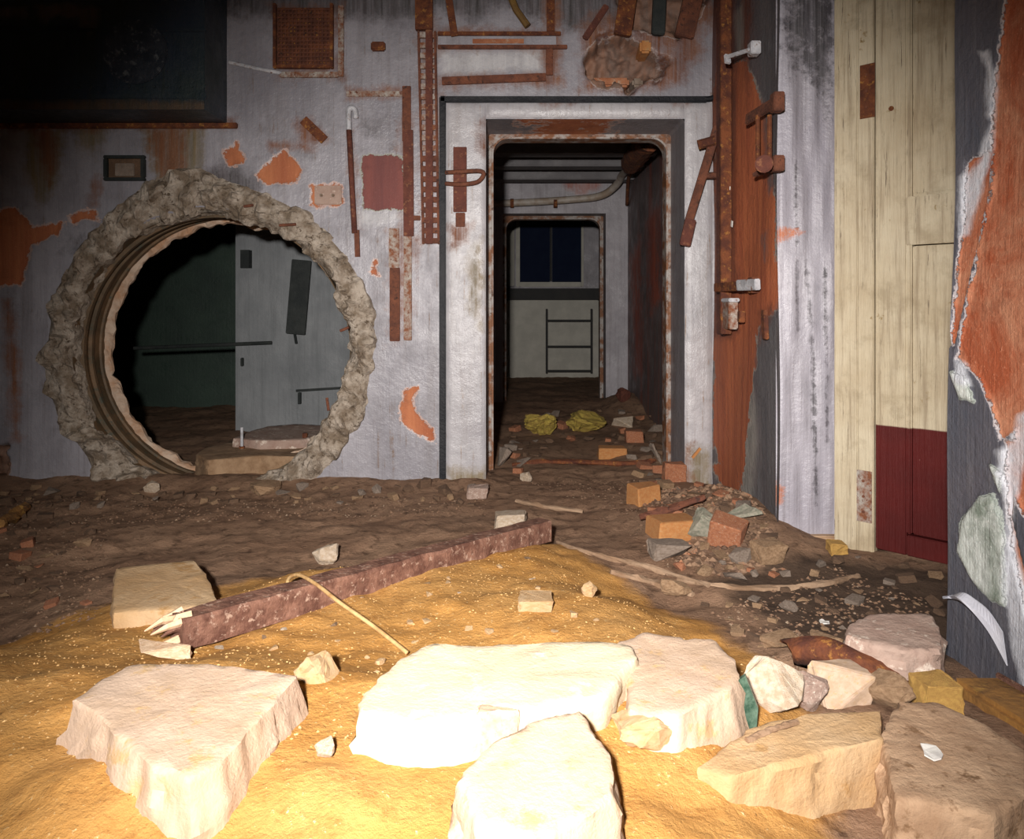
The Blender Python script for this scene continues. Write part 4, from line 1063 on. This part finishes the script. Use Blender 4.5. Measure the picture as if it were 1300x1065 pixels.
# orange timber along the near wall foot
a = gp(1212, 880) + Vector((0.02, 0, 0.02)); b = Vector((1.30, 1.55, g(1.30, 1.55) + 0.03))
a.x = 1.30
tb = thing('orange_timber', 'stained orange brown timber lying along the foot of slate wall', 'timber', a)
mb = MB().bar(a + Vector((-0.03, 0, 0)), b + Vector((-0.03, 0, 0)), 0.14, 0.05, up=(0, 0, 1)); obj('timber', mb, M['timber_orange'], tb, bevel=0.012)
obj('edge_strip', MB().bar(a + Vector((0.03, 0, 0.028)), b + Vector((0.03, 0, 0.028)), 0.012, 0.02, up=(0, 0, 1)), M['wood_dark'], tb, bevel=0.003)
# green glass shard
p = gp(944, 922) + Vector((0, -0.03, 0))
shard = MB()
o0 = [(-0.024, 0, 0.0), (0.022, 0.01, -0.01), (0.030, 0.02, 0.045), (0.004, 0.03, 0.115), (-0.022, 0.025, 0.10)]
shard.v = [p + Vector(q) for q in o0] + [p + Vector(q) + Vector((0.004, 0.012, 0)) for q in o0]
shard.f = [(0, 1, 2, 3, 4), (9, 8, 7, 6, 5)] + [(i, (i+1) % 5, 5 + (i+1) % 5, 5 + i) for i in range(5)]
tag(obj('glass_shard', shard, M['green_glass']), 'dark green glass shard standing against the pinkish slab', 'glass')

# ------------------------------------------------------------------ pale scraps
def scrap(px, py, wpx_, mat, label, seed, z=None, cat='scrap', group=None):
    p = gp(px, py) if z is None else PZ(px, py, z)
    r = random.Random(seed); s_ = wpx_ * p.y / FPX / 2
    n = 9; mb = MB(); base = (max(g(p.x, p.y), p.z) if z is None else p.z)
    for zz_ in (0.004, 0.001):
        r2 = random.Random(seed)
        for k in range(n):
            a_ = 2 * math.pi * k / n; q = s_ * r2.uniform(0.6, 1.1)
            mb.v.append(Vector((p.x + math.cos(a_) * q, p.y + math.sin(a_) * q * 1.3, base + zz_ + 0.004 * r2.random())))
    mb.f = [tuple(range(n)), tuple(range(2*n - 1, n - 1, -1))] + [(k, n + k, n + (k+1) % n, (k+1) % n) for k in range(n)]
    return tag(obj('pale_scrap', mb, mat), label, cat, group)
scrap(1184, 957, 30, M['paper'], 'lilac white paint scrap on the brown dirt-caked slab', 1, 0.196)
scrap(1046, 791, 12, M['paper'], 'shiny white chip on the dark floor above the rusty sheet', 2)
scrap(798, 588, 14, M['paper'], 'white chip on the threshold', 3)
scrap(935, 664, 22, M['paper'], 'pale flake on the heap by the grey pier', 4)

# ------------------------------------------------------------------ scattered rubble
MIXES = {'brown': M['stone_dark'], 'tan': M['stone_tan'], 'grey': M['stone_grey'], 'brick-red': M['brick'], 'whitish': M['stone_white'], 'sandy': M['slab_sand']}
def scatter(poly, count, size, colours, where, group, seed, kinds=('lump', 'block', 'chip'), hr=(0.4, 0.8)):
    r = random.Random(seed)
    xs_ = [p[0] for p in poly]; ys_ = [p[1] for p in poly]; k = 0; used = USED
    tries = 0
    while k < count and tries < count * 60:
        tries += 1
        x, y = r.uniform(min(xs_), max(xs_)), r.uniform(min(ys_), max(ys_))
        if sdf_poly(np.array([x]), np.array([y]), poly)[0] < 0: continue
        s0 = r.uniform(*size) * r.uniform(0.7, 1.0)
        if any(abs(x - u_) < (s0 + q_) * 0.48 and abs(y - v_) < (s0 + q_) * 0.26 for u_, v_, q_ in used): continue
        used.append((x, y, s0))
        p = gp(x, y); s_ = s0 * p.y / FPX
        col = r.choice(colours); kd = r.choice(kinds)
        if col == 'brick-red' and r.random() < 0.6: kd = 'brick'
        me = r.choice(UNIT[kd])
        H = s_ * r.uniform(*hr) * (0.5 if kd == 'chip' else 1)
        nm = {'brick-red': 'brick_bit'}.get(col, 'rubble_stone')
        put(nm, me, (p.x, p.y, p.z - H * 0.2), (s_, s_ * r.uniform(0.6, 1.0), H), (r.uniform(-.25, .25), r.uniform(-.25, .25), r.uniform(0, 6.28)), MIXES[col],
            '%s %s %s %s %s' % ('small' if s0 < (size[0] + size[1]) * 0.44 else 'larger', {'lump': 'rounded', 'block': 'angular', 'chip': 'flat', 'brick': 'squared'}[kd], col, 'brick bit' if col == 'brick-red' else 'stone', where),
            'brick' if col == 'brick-red' else 'stone', group + ', ' + kd + ' ' + col)
        k += 1
scatter([(862, 605), (905, 600), (950, 645), (985, 690), (950, 715), (880, 700), (850, 650)], 26, (24, 46), ['brown', 'tan', 'grey', 'brick-red', 'brown'], 'lying high on the heap against the streaked wall', 'top of the heap', 18, ('chip', 'block'), (0.3, 0.6))
scatter([(800, 600), (862, 570), (905, 600), (940, 640), (990, 690), (1010, 730), (930, 735), (850, 720), (880, 690), (830, 650), (795, 625)], 100, (11, 36), ['brick-red', 'brown', 'tan', 'grey', 'tan', 'brown', 'brick-red'], 'in the heap between doorway and grey pier', 'heap by the grey pier', 11)
scatter([(0, 618), (100, 622), (250, 622), (440, 618), (620, 616), (625, 642), (440, 640), (250, 640), (0, 650)], 60, (9, 22), ['brown', 'tan', 'grey', 'tan', 'brown'], 'in the strip of rubble along the back wall', 'rubble along the back wall', 12)
scatter([(640, 560), (660, 530), (770, 520), (835, 530), (840, 590), (800, 590), (780, 560), (700, 560), (660, 600), (636, 600)], 45, (8, 24), ['brown', 'brown', 'brick-red', 'grey'], 'inside the doorway', 'rubble inside the doorway', 13)
scatter([(150, 815), (400, 770), (560, 730), (690, 705), (760, 760), (800, 800), (540, 812), (450, 880), (380, 850), (200, 835)], 34, (8, 18), ['sandy', 'tan', 'whitish', 'sandy'], 'on the yellow sand by the long beam', 'stones on the sand', 14, hr=(0.3, 0.5))
scatter([(890, 770), (960, 740), (1080, 700), (1190, 725), (1195, 790), (1060, 800), (1010, 830), (960, 830)], 42, (9, 26), ['brown', 'brown', 'tan', 'grey'], 'on the dark floor before the red door', 'rubble before the red door', 15, hr=(0.3, 0.6))
scatter([(0, 645), (130, 650), (120, 700), (60, 745), (140, 760), (0, 800)], 28, (9, 24), ['brown', 'brown', 'tan', 'brick-red'], 'on the dark floor far from the door', 'rubble on the dark floor', 16, hr=(0.3, 0.6))
scatter([(940, 870), (960, 850), (1120, 860), (1220, 905), (1300, 960), (1210, 930), (1120, 900), (1040, 905), (960, 935)], 16, (8, 20), ['tan', 'whitish', 'grey'], 'in the gaps among the stones before the slate wall', 'bits among the stones', 17)

# uncountable grit and crumbs, real little stones joined into one object per ground
def grit(name, polys, count, size, mat, label, seed):
    r = random.Random(seed); mb = MB()
    base = [(1, 0, 0), (-1, 0, 0), (0, 1, 0), (0, -1, 0), (0, 0, 1), (0, 0, -1)]
    fs = [(0, 2, 4), (2, 1, 4), (1, 3, 4), (3, 0, 4), (2, 0, 5), (1, 2, 5), (3, 1, 5), (0, 3, 5)]
    allp = [(poly, min(q[0] for q in poly), max(q[0] for q in poly), min(q[1] for q in poly), max(q[1] for q in poly)) for poly in polys]
    for poly, x0, x1, y0, y1 in allp:
        X = np.array([r.uniform(x0, x1) for _ in range(count)]); Y = np.array([r.uniform(y0, y1) for _ in range(count)])
        ok = sdf_poly(X, Y, poly) > 0
        sdv = sdf_poly(X, Y, SAND); hp = heap(X, Y)
        for x, y, o_, s_, hh in zip(X, Y, ok, sdv, hp):
            if not o_: continue
            z = 0.115 * float(sstep(-0.10, 0.40, s_)) + float(hh) + g_noise(x, y)
            s1 = size * r.uniform(0.4, 1.3); rot = Matrix.Rotation(r.uniform(0, 6.28), 3, 'Z')
            dims = Vector((s1, s1 * r.uniform(0.5, 1), s1 * r.uniform(0.3, 0.7)))
            mb.add([rot @ Vector((q[0]*dims.x, q[1]*dims.y, q[2]*dims.z + s1 * 0.15)) * r.uniform(0.8, 1.2) + Vector((x, y, z)) for q in base], fs)
    return tag(obj(name, mb, mat), label, 'gravel', kind='stuff')
W_ = lambda pts: [tuple(PZ(x, y, 0.05)[:2]) for x, y in pts]
grit('sand_crumbs', [W_([(0, 840), (300, 760), (700, 700), (800, 770), (950, 850), (1010, 1060), (0, 1060)])], 4500, 0.0038, simple('pale_crumbs', (0.62, 0.40, 0.17), (0.34, 0.17, 0.05), 30, 0.9, 0.3), 'pale crumbs and grit strewn over the yellow sand', 21)
BROWN = simple('brown_crumbs', (0.22, 0.13, 0.08), (0.09, 0.05, 0.03), 20, 0.95, 0.3, c3=(0.32, 0.24, 0.17))
for k, (poly, lab) in enumerate((([(0, 622), (620, 622), (620, 640), (0, 660)], 'brown grit and crumbs along the foot of the back wall'),
        ([(660, 600), (800, 600), (900, 640), (960, 690), (860, 740), (780, 640)], 'brown grit and crumbs on the dirt before the doorway and heap'),
        ([(900, 760), (1060, 710), (1180, 740), (1180, 830), (1000, 850)], 'brown grit and crumbs on the dark floor before the red door'),
        ([(0, 662), (140, 662), (120, 790), (0, 810)], 'brown grit and crumbs on the dark floor far from the door'))):
    grit('dirt_grit', [W_(poly)], 1300, 0.009, BROWN, lab, 22 + k)

grit('heap_rubble', [W_([(800, 622), (862, 620), (905, 624), (950, 650), (985, 685), (1000, 715), (920, 722), (850, 705), (880, 680), (830, 645)])], 1100, 0.020, simple('mixed_crumbs', (0.26, 0.16, 0.10), (0.12, 0.07, 0.045), 9, 0.95, 0.3, c3=(0.34, 0.15, 0.08), lo=0.45, hi=0.55), 'broken crumbs of brick and plaster covering the heap by the grey pier', 40)

# ------------------------------------------------------------------ things fixed to the back wall
# dark duct at top left
DYF = 4.27
dx1 = (288 - VX) / FPX * WY; dz0 = CAM_H + (VY - 157) / FPX * WY
duct = thing('wall_duct', 'big dark navy riveted duct along the top of the wall', 'duct', Vector((-2.6, DYF, dz0)))
nxs, nzs = np.linspace(-4.66, dx1, 110), np.linspace(dz0, 3.27, 50)
mb = MB()
for x in nxs:
    for z in nzs:
        mb.v.append(Vector((x, DYF + 0.006 * noise.noise(Vector((x * 3, 0, z * 3))), z)))
for i in range(len(nxs) - 1):
    for j in range(len(nzs) - 1):
        k = i * len(nzs) + j
        mb.f.append((k, k + len(nzs), k + len(nzs) + 1, k + 1))
fo = obj('front_sheet', mb, M['duct'], duct, smooth=True)
n_ = len(fo.data.vertices); co = np.empty(n_ * 3); fo.data.vertices.foreach_get('co', co); co = co.reshape(-1, 3) + np.array(duct.location)
X_, Y_ = VX + co[:, 0] * FPX / co[:, 1], VY - (co[:, 2] - CAM_H) * FPX / co[:, 1]
for k, pol in (('orange', [[(45, 8), (92, 4), (128, 10), (126, 28), (118, 42), (102, 40), (98, 24), (74, 20), (56, 30)], [(-20, 10), (36, 8), (36, 22), (-20, 26)]]), ('rusty', [[(-60, 126), (270, 128), (270, 145), (-60, 145)]])):
    at = fo.data.attributes.new(k, 'FLOAT', 'POINT'); at.data.foreach_set('value', field(X_, Y_, pol, 9).astype(np.float32))
obj('end_sheet', MB().box((dx1 - 0.012, DYF + 0.004, dz0), (dx1, WY + 0.02, 3.27)), M['duct'], duct)
obj('bottom_sheet', MB().box((-4.66, DYF + 0.004, dz0), (dx1 - 0.013, WY + 0.02, dz0 + 0.012)), M['duct'], duct)
obj('bottom_flange', MB().bar(Vector((-4.66, WY - 0.01, dz0 - 0.015)), Vector((dx1 + 0.07, WY - 0.01, dz0 - 0.015)), 0.035, 0.03), M['rust_dark'], duct, bevel=0.005)
obj('seam_strip', MB().bar(P(-260, 122, DYF - 0.006), P(262, 122, DYF - 0.006), 0.03, 0.012), M['duct'], duct, bevel=0.004)
obj('seam_strip', MB().bar(P(-260, 38, DYF - 0.006), P(262, 38, DYF - 0.006), 0.02, 0.012), M['duct'], duct, bevel=0.004)
c = P(172, 66, DYF)
obj('round_cover', MB().cyl(c + Vector((0, 0.005, 0)), c - Vector((0, 0.014, 0)), 41 * DYF / FPX, 40), simple('worn_cover', (0.03, 0.037, 0.05), (0.015, 0.02, 0.03), 12, 0.5, 0.6, 40, c3=(0.10, 0.11, 0.12)), duct, bevel=0.005)
for px in range(4, 262, 16):
    c = P(px, 110, DYF - 0.002)
    obj('rivet', MB().cyl(c, c - Vector((0, 0.008, 0)), 0.009, 8), M['duct'], duct)

def wb(name, x0, y0, x1, y1, d0, d1, mat, par=None, bev=0.003):
    """flat bar on the back wall between photo points, standing d0..d1 off the wall"""
    a, b = P(x0, y1, WY), P(x1, y0, WY)
    return obj(name, MB().box((a.x, WY - d1, a.z), (b.x, WY - d0, b.z)), mat, par, bevel=bev)
def wbar(name, p0, p1, wd, d0, d1, mat, par=None, bev=0.003, jag=0):
    a, b = P(p0[0], p0[1], WY - (d0 + d1) / 2), P(p1[0], p1[1], WY - (d0 + d1) / 2)
    return obj(name, MB().bar(a, b, wd * WY / FPX, d1 - d0), mat, par, bevel=bev)

# vent grille
v = thing('vent_grille', 'rusty perforated vent grille in a thin frame beside the dark duct', 'vent', P(385, 97, WY - 0.02))
wb('backing_plate', 352, 10, 420, 84, -0.01, 0.006, M['rust_dark'], v)
mb = MB()
for k in range(15):
    x = 353 + k * 4.7; mb.bar(P(x, 11, WY - 0.012), P(x, 83, WY - 0.012), 0.009, 0.008)
for k in range(15):
    y = 12 + k * 5.0; mb.bar(P(353, y, WY - 0.018), P(419, y, WY - 0.018), 0.009, 0.006)
obj('wire_screen', mb, M['rust'], v)
wb('frame_bar', 348, 6, 352, 88, -0.01, 0.03, M['rust_dark'], v); wb('frame_bar', 420, 6, 424, 88, -0.01, 0.03, M['rust_dark'], v); wb('frame_bar', 352.2, 84, 419.8, 88, -0.01, 0.03, M['rust_dark'], v)
wb('outer_frame', 430, 8, 437, 98, -0.01, 0.02, M['rust_pale'], v); wb('outer_frame', 356, 92, 429.8, 99, -0.01, 0.02, M['rust_pale'], v)
tag(obj('conduit_strip', MB().tube([P(291, 79, WY - 0.01), P(325, 87, WY - 0.01), P(358, 93, WY - 0.01)], 0.012, 8), M['steel_grey']), 'thin pale conduit sloping from the dark duct to the vent', 'conduit')

# slotted upright rail
v = thing('slotted_rail', 'tall rusty upright rail with two columns of slots beside the door seam', 'rail', P(546, 310, WY - 0.03))
wb('rail_top', 528, -30, 550, 40, 0.0, 0.045, M['rust_dark'], v)
wb('spine', 541, 40, 550, 310, 0.0, 0.034, M['rust_red'], v)
def slope(y): return 534 + (y - 40) * 0.02
wbar('edge_strip', (531.5, 40), (537.5, 310), 3, 0.0, 0.03, M['rust'], v); wbar('edge_strip', (552.5, 40), (557, 310), 3, 0.0, 0.03, M['rust'], v)
for k in range(21):
    y = 46 + k * 13
    wb('rung', 533 + (y-40)*0.02, y - 3.5, 541, y + 3.5, 0.002, 0.026, M['rust_pale'] if y < 190 else M['rust'], v, 0.001)
    wb('rung', 550, y - 3.5, 552.5 + (y-40)*0.016, y + 3.5, 0.002, 0.026, M['rust_pale'] if y < 190 else M['rust'], v, 0.001)
# other rails
v = thing('flat_rail', 'long narrow rusty strip left of the slotted rail with flaking lower end', 'rail', P(517, 432, WY - 0.02))
wb('strip', 511, 110, 522, 180, 0.0, 0.02, M['rust'], v); wbar('strip', (518, 165), (519, 300), 13, 0.004, 0.024, M['rust_red'], v); wb('strip', 513, 300, 523, 432, 0.0, 0.02, M['rust_pale'], v)
wb('side_lug', 522, 274, 534, 280, 0.0, 0.02, M['rust'], v)
v = thing('flat_rail', 'short rusty flaking strip hanging below the red patch', 'rail', P(501, 433, WY - 0.02))
wb('strip', 494, 290, 507, 340, 0.0, 0.016, M['rust_pale'], v); wb('strip', 495, 340, 508, 433, 0.0, 0.016, M['rust'], v)
v = thing('wall_pipe', 'thin rusty pipe with grey hooked top left of the red patch', 'pipe', P(453, 310, WY - 0.02))
obj('grey_bend', MB().tube(spline([P(452, 150, WY - 0.005), P(450, 139, WY - 0.03), P(443, 139, WY - 0.035), P(443, 165, WY - 0.03)], 5), 0.017, 10), M['steel_grey'], v, smooth=True)
obj('rusty_length', MB().tube([P(443, 165, WY - 0.03), P(447, 240, WY - 0.025), P(450, 296, WY - 0.025)], 0.017, 10), M['rust_red'], v, smooth=True)
obj('bracket', MB().bar(P(453, 292, WY - 0.012), P(454, 326, WY - 0.012), 0.03, 0.02), M['rust'], v)
tag(wb('wall_strip', 440, 116, 511, 123, 0.0, 0.012, M['rust_pale']), 'short level rusty strip above the thin hooked pipe', 'strip')
# rusty angle frame above the doorway
v = thing('angle_frame', 'rusty angle-iron frame above the doorway beside slotted rail', 'frame', P(630, 108, WY - 0.02))
wb('cross_bar', 556, 41, 712, 46, 0.0, 0.02, M['rust_dark'], v); wb('cross_bar', 556, 58, 720, 63, 0.0, 0.022, M['rust'], v); wb('channel_web', 556, 46.2, 706, 57.8, 0.0, 0.008, M['wall_back'], v)
wb('red_patch', 600, 50, 665, 56, 0.008, 0.011, M['brick'], v, 0.001); wbar('cross_bar', (561, 103), (693, 98), 10, 0.0, 0.02, M['rust'], v)
wb('upright', 694, -30, 704, 41, 0.0, 0.024, M['rust_dark'], v); wb('upright', 693, 63.2, 702, 96, 0.0, 0.02, M['rust'], v)
tag(wbar('hanging_strip', (567, -20), (577, 46), 9, 0.02, 0.035, M['rust_dark']), 'short dark rusty strip hanging beside the slotted rail top', 'strip')
tag(obj('hanging_rod', MB().tube([P(640, -25, WY - 0.06), P(655, 12, WY - 0.05), P(670, 33, WY - 0.05)], 0.022, 8), simple('ochre_rod', (0.16, 0.09, 0.02), (0.10, 0.055, 0.02), 9)), 'ochre rod slanting down above the angle-iron frame', 'rod')
# debris in the top right cavity
for k, (q0, q1, wd, m, lab) in enumerate((((790, 45), (800, -25), 22, 'rust_dark', 'dark rusty bar hanging in the broken wall cavity'), ((868, 48), (885, -25), 24, 'rust', 'wide rusty bar slanting at right of the broken cavity'),
                                     ((742, 50), (770, 8), 8, 'rust_red', 'thin red rusty bar slanting at left of the broken cavity'), ((835, 45), (838, -20), 16, 'dark_plate', 'black bar hanging in the middle of the broken cavity'))):
    tag(wbar('hanging_bar', q0, q1, wd, -0.02, 0.03, M[m], None, 0.006), lab, 'bar')
tag(wb('cavity_brick', 812, 52, 826, 68, -0.16, 0.02, M['brick_orange'], None, 0.012), 'bright orange brick bit at the edge of the broken cavity', 'brick')
for (x0, y0, x1, y1, lab, m) in ((752, 96, 800, 108, 'long reddish brick bit at bottom of the broken cavity', 'brick'), (803, 98, 817, 109, 'bluish stone at bottom of the broken cavity', 'stone_grey')):
    tag(wb('cavity_stone', x0, y0, x1, y1, -0.16, -0.03 if m == 'brick' else -0.01, M[m], None, 0.014), lab, 'stone')
# latch on the left door surround
v = thing('door_latch', 'rusty latch bar with a loop handle on the door surround', 'latch', P(584, 288, WY - 0.03))
wb('latch_bar', 576, 188, 593, 270, 0.022, 0.04, M['rust_red'], v); wbar('latch_tip', (584.5, 270), (584.5, 288), 12, 0.022, 0.038, M['rust'], v)
lp = spline([P(566, 219, WY - 0.025), P(585, 218, WY - 0.06), P(608, 217, WY - 0.055), P(614, 221, WY - 0.05), P(606, 231, WY - 0.055), P(585, 234, WY - 0.06), P(566, 233, WY - 0.025)], 5)
obj('loop_handle', MB().tube(lp, 0.014, 8), M['rust'], v, smooth=True)
# junction box and socket
v = thing('junction_box', 'small dark open junction box below the duct', 'box', P(160, 230, WY - 0.03))
wb('back_plate', 138, 201, 182, 228, -0.005, 0.008, M['stone_dark'], v)
for q in ((134, 198, 186, 202), (134, 226, 186, 230), (134, 202.2, 139, 225.8), (181, 202.2, 186, 225.8)): wb('box_side', *q, 0.0, 0.03, M['dark_plate'], v, 0.004)
wb('terminal_block', 148, 208, 172, 224, 0.008, 0.02, M['stone_grey'], v)
v = thing('socket_outlet', 'broken pinkish grey socket with two holes beside the thin pipe', 'socket', P(415, 262, WY - 0.02))
wb('face_plate', 400, 236, 434, 260, 0.0, 0.018, M['slab_pink'], v, 0.006)
for px in (408, 423):
    c = P(px, 248, WY - 0.018); obj('pin_ring', MB().cyl(c, c - Vector((0, 0.01, 0)), 0.011, 12), M['stone_grey'], v, bevel=0.002)
    c = P(px, 248, WY - 0.028); obj('pin_hole', MB().cyl(c + Vector((0, 0.001, 0)), c - Vector((0, 0.002, 0)), 0.005, 10), M['stone_dark'], v)
tag(wb('small_bracket', 472, 55, 490, 66, 0.0, 0.04, M['rust_dark'], None, 0.008), 'small dark bracket stub between vent and slotted rail', 'bracket')
tag(wbar('wall_bracket', (385, 152), (412, 178), 12, 0.0, 0.02, M['rust_dark']), 'short rusty slanting bracket above the orange patch', 'bracket')

# ------------------------------------------------------------------ things on the streaked right wall
def PR(px, py, off=0.0):
    x = RX - off
    return P(px, py, x * FPX / (px - VX))
def PY_(px, py, Y): return P(px, py, Y)
v = thing('corner_rail', 'tall dark rusty upright rail in the corner right of the doorway', 'rail', PR(918, 420, 0.03))
obj('rail', MB().bar(PR(916, 424, 0.02), PR(916, -30, 0.02), 0.14, 0.025, up=(1, 0, 0)), M['rust_red'], v, bevel=0.004)
obj('flange', MB().bar(PR(921, 424, 0.055), PR(921, -30, 0.055), 0.03, 0.06, up=(1, 0, 0)), M['rust_dark'], v, bevel=0.004)
v = thing('swing_bar', 'rusty bar hanging slantwise beside the right door surround', 'bar', P(872, 312, 4.45))
obj('bar', MB().bar(P(911, 160, 4.42), P(874, 282, 4.5), 0.05, 0.022), M['rust'], v, bevel=0.004)
obj('end_block', MB().bar(P(877, 278, 4.49), P(869, 312, 4.5), 0.066, 0.03), M['rust_red'], v, bevel=0.005)
obj('pivot_pin', MB().tube([P(886, 184, 4.44), P(908, 178, 4.42)], 0.03, 10), M['rust_dark'], v)
obj('lower_pin', MB().tube([P(893, 223, 4.47), P(916, 222, 4.47)], 0.02, 8), M['rust'], v)
def arm(name, p0, p1, wd, mat, lab, off0=0.03, off1=0.09, cat='bracket', extra=None):
    v = thing(name, lab, cat, PR(*p0, off0))
    obj('arm', MB().bar(PR(*p0, off0), PR(*p1, off1), wd, 0.02, up=(0.3, -1, 0)), mat, v, bevel=0.004)
    q = PR(*p0, off0)
    obj('wall_lug', MB().obox(q + Vector((0.01, 0, 0)), Vector((0.05, 0, 0)), Vector((0, 0.06, 0)), Vector((0, 0, wd * 1.6))), mat, v, bevel=0.004)
    return v
v = arm('strap_bracket', (955, 62), (923, 72), 0.04, M['steel_grey'], 'pale grey metal strap bracket high on the streaked wall', 0.05, 0.12)
obj('strap_hook', MB().bar(PR(923, 70, 0.12), PR(924, 80, 0.12), 0.03, 0.015, up=(0.3, -1, 0)), M['steel_grey'], v)
v = arm('wall_hook', (984, 130), (948, 152), 0.055, M['rust'], 'upper thick rusty arm on the streaked wall beside the pier', 0.03, 0.07)
v = arm('wall_hook', (984, 208), (960, 222), 0.045, M['rust'], 'lower rusty arm with a round knob on the streaked wall', 0.03, 0.07)
obj('knob', MB().cyl(PR(970, 208, 0.06), PR(970, 208, 0.11), 0.04, 14), M['rust_red'], v, bevel=0.006)
for (x, lab) in ((962, 'thin rusty rod joining the two arms, away from pier'), (977, 'thin rusty rod joining the two arms, next to pier')):
    tag(obj('rusty_rod', MB().tube([PR(x, 146, 0.06), PR(x, 215, 0.06)], 0.011, 8), M['rust_dark']), lab, 'rod')
v = arm('clamp_bracket', (955, 362), (908, 365), 0.05, M['rust_dark'], 'level clamp bracket with pale end across the corner rail foot', 0.03, 0.10)
obj('pale_end', MB().bar(PR(938, 362, 0.075), PR(962, 361, 0.05), 0.055, 0.03, up=(0.3, -1, 0)), M['steel_grey'], v, bevel=0.004)
v = thing('switch_box', 'small rusty box hanging below the clamp bracket', 'box', PR(925, 418, 0.05))
obj('body', MB().obox(PR(927, 398, 0.05), Vector((0.05, 0, 0)), Vector((0, 0.13, 0)), Vector((0, 0, 0.17))), M['rust_pale'], v, bevel=0.006)
obj('lid', MB().obox(PR(927, 381, 0.055), Vector((0.06, 0, 0)), Vector((0, 0.15, 0)), Vector((0, 0, 0.02))), M['steel_grey'], v, bevel=0.004)
obj('lug', MB().obox(PR(941, 402, 0.04), Vector((0.03, 0, 0)), Vector((0, 0.04, 0)), Vector((0, 0, 0.06))), M['rust_dark'], v, bevel=0.003)
for k, (x, y, s_) in enumerate(((921, 193, 0.05), (925, 243, 0.045), (918, 262, 0.04), (929, 284, 0.025))):
    mb = MB().obox(PR(x, y, 0.0345), Vector((0.004, 0, 0)), Vector((0, s_, 0.3 * s_)), Vector((0, -0.3 * s_, s_ * (1.3 if k != 2 else 0.4))))
    tag(obj('paint_flake', mb, M['paper']), 'white paint flake clinging to the rusty corner rail', 'paint flake', 'flakes on the corner rail')
tag(obj('torn_flap', MB().obox(PR(971, 412, 0.03), Vector((0.02, 0, 0)), Vector((0, 0.05, 0)), Vector((0, 0.02, 0.14))), M['rust_dark'], bevel=0.004), 'dark rusty torn flap low on the streaked wall by pier', 'flap')
tag(obj('orange_flake', MB().obox(P(884, 575, 4.57), Vector((0.05, 0, 0.06)), Vector((0, 0.012, 0)), Vector((-0.012, 0, 0.01))), M['brick_orange']), 'thin orange splinter stuck on the right door surround', 'flake')
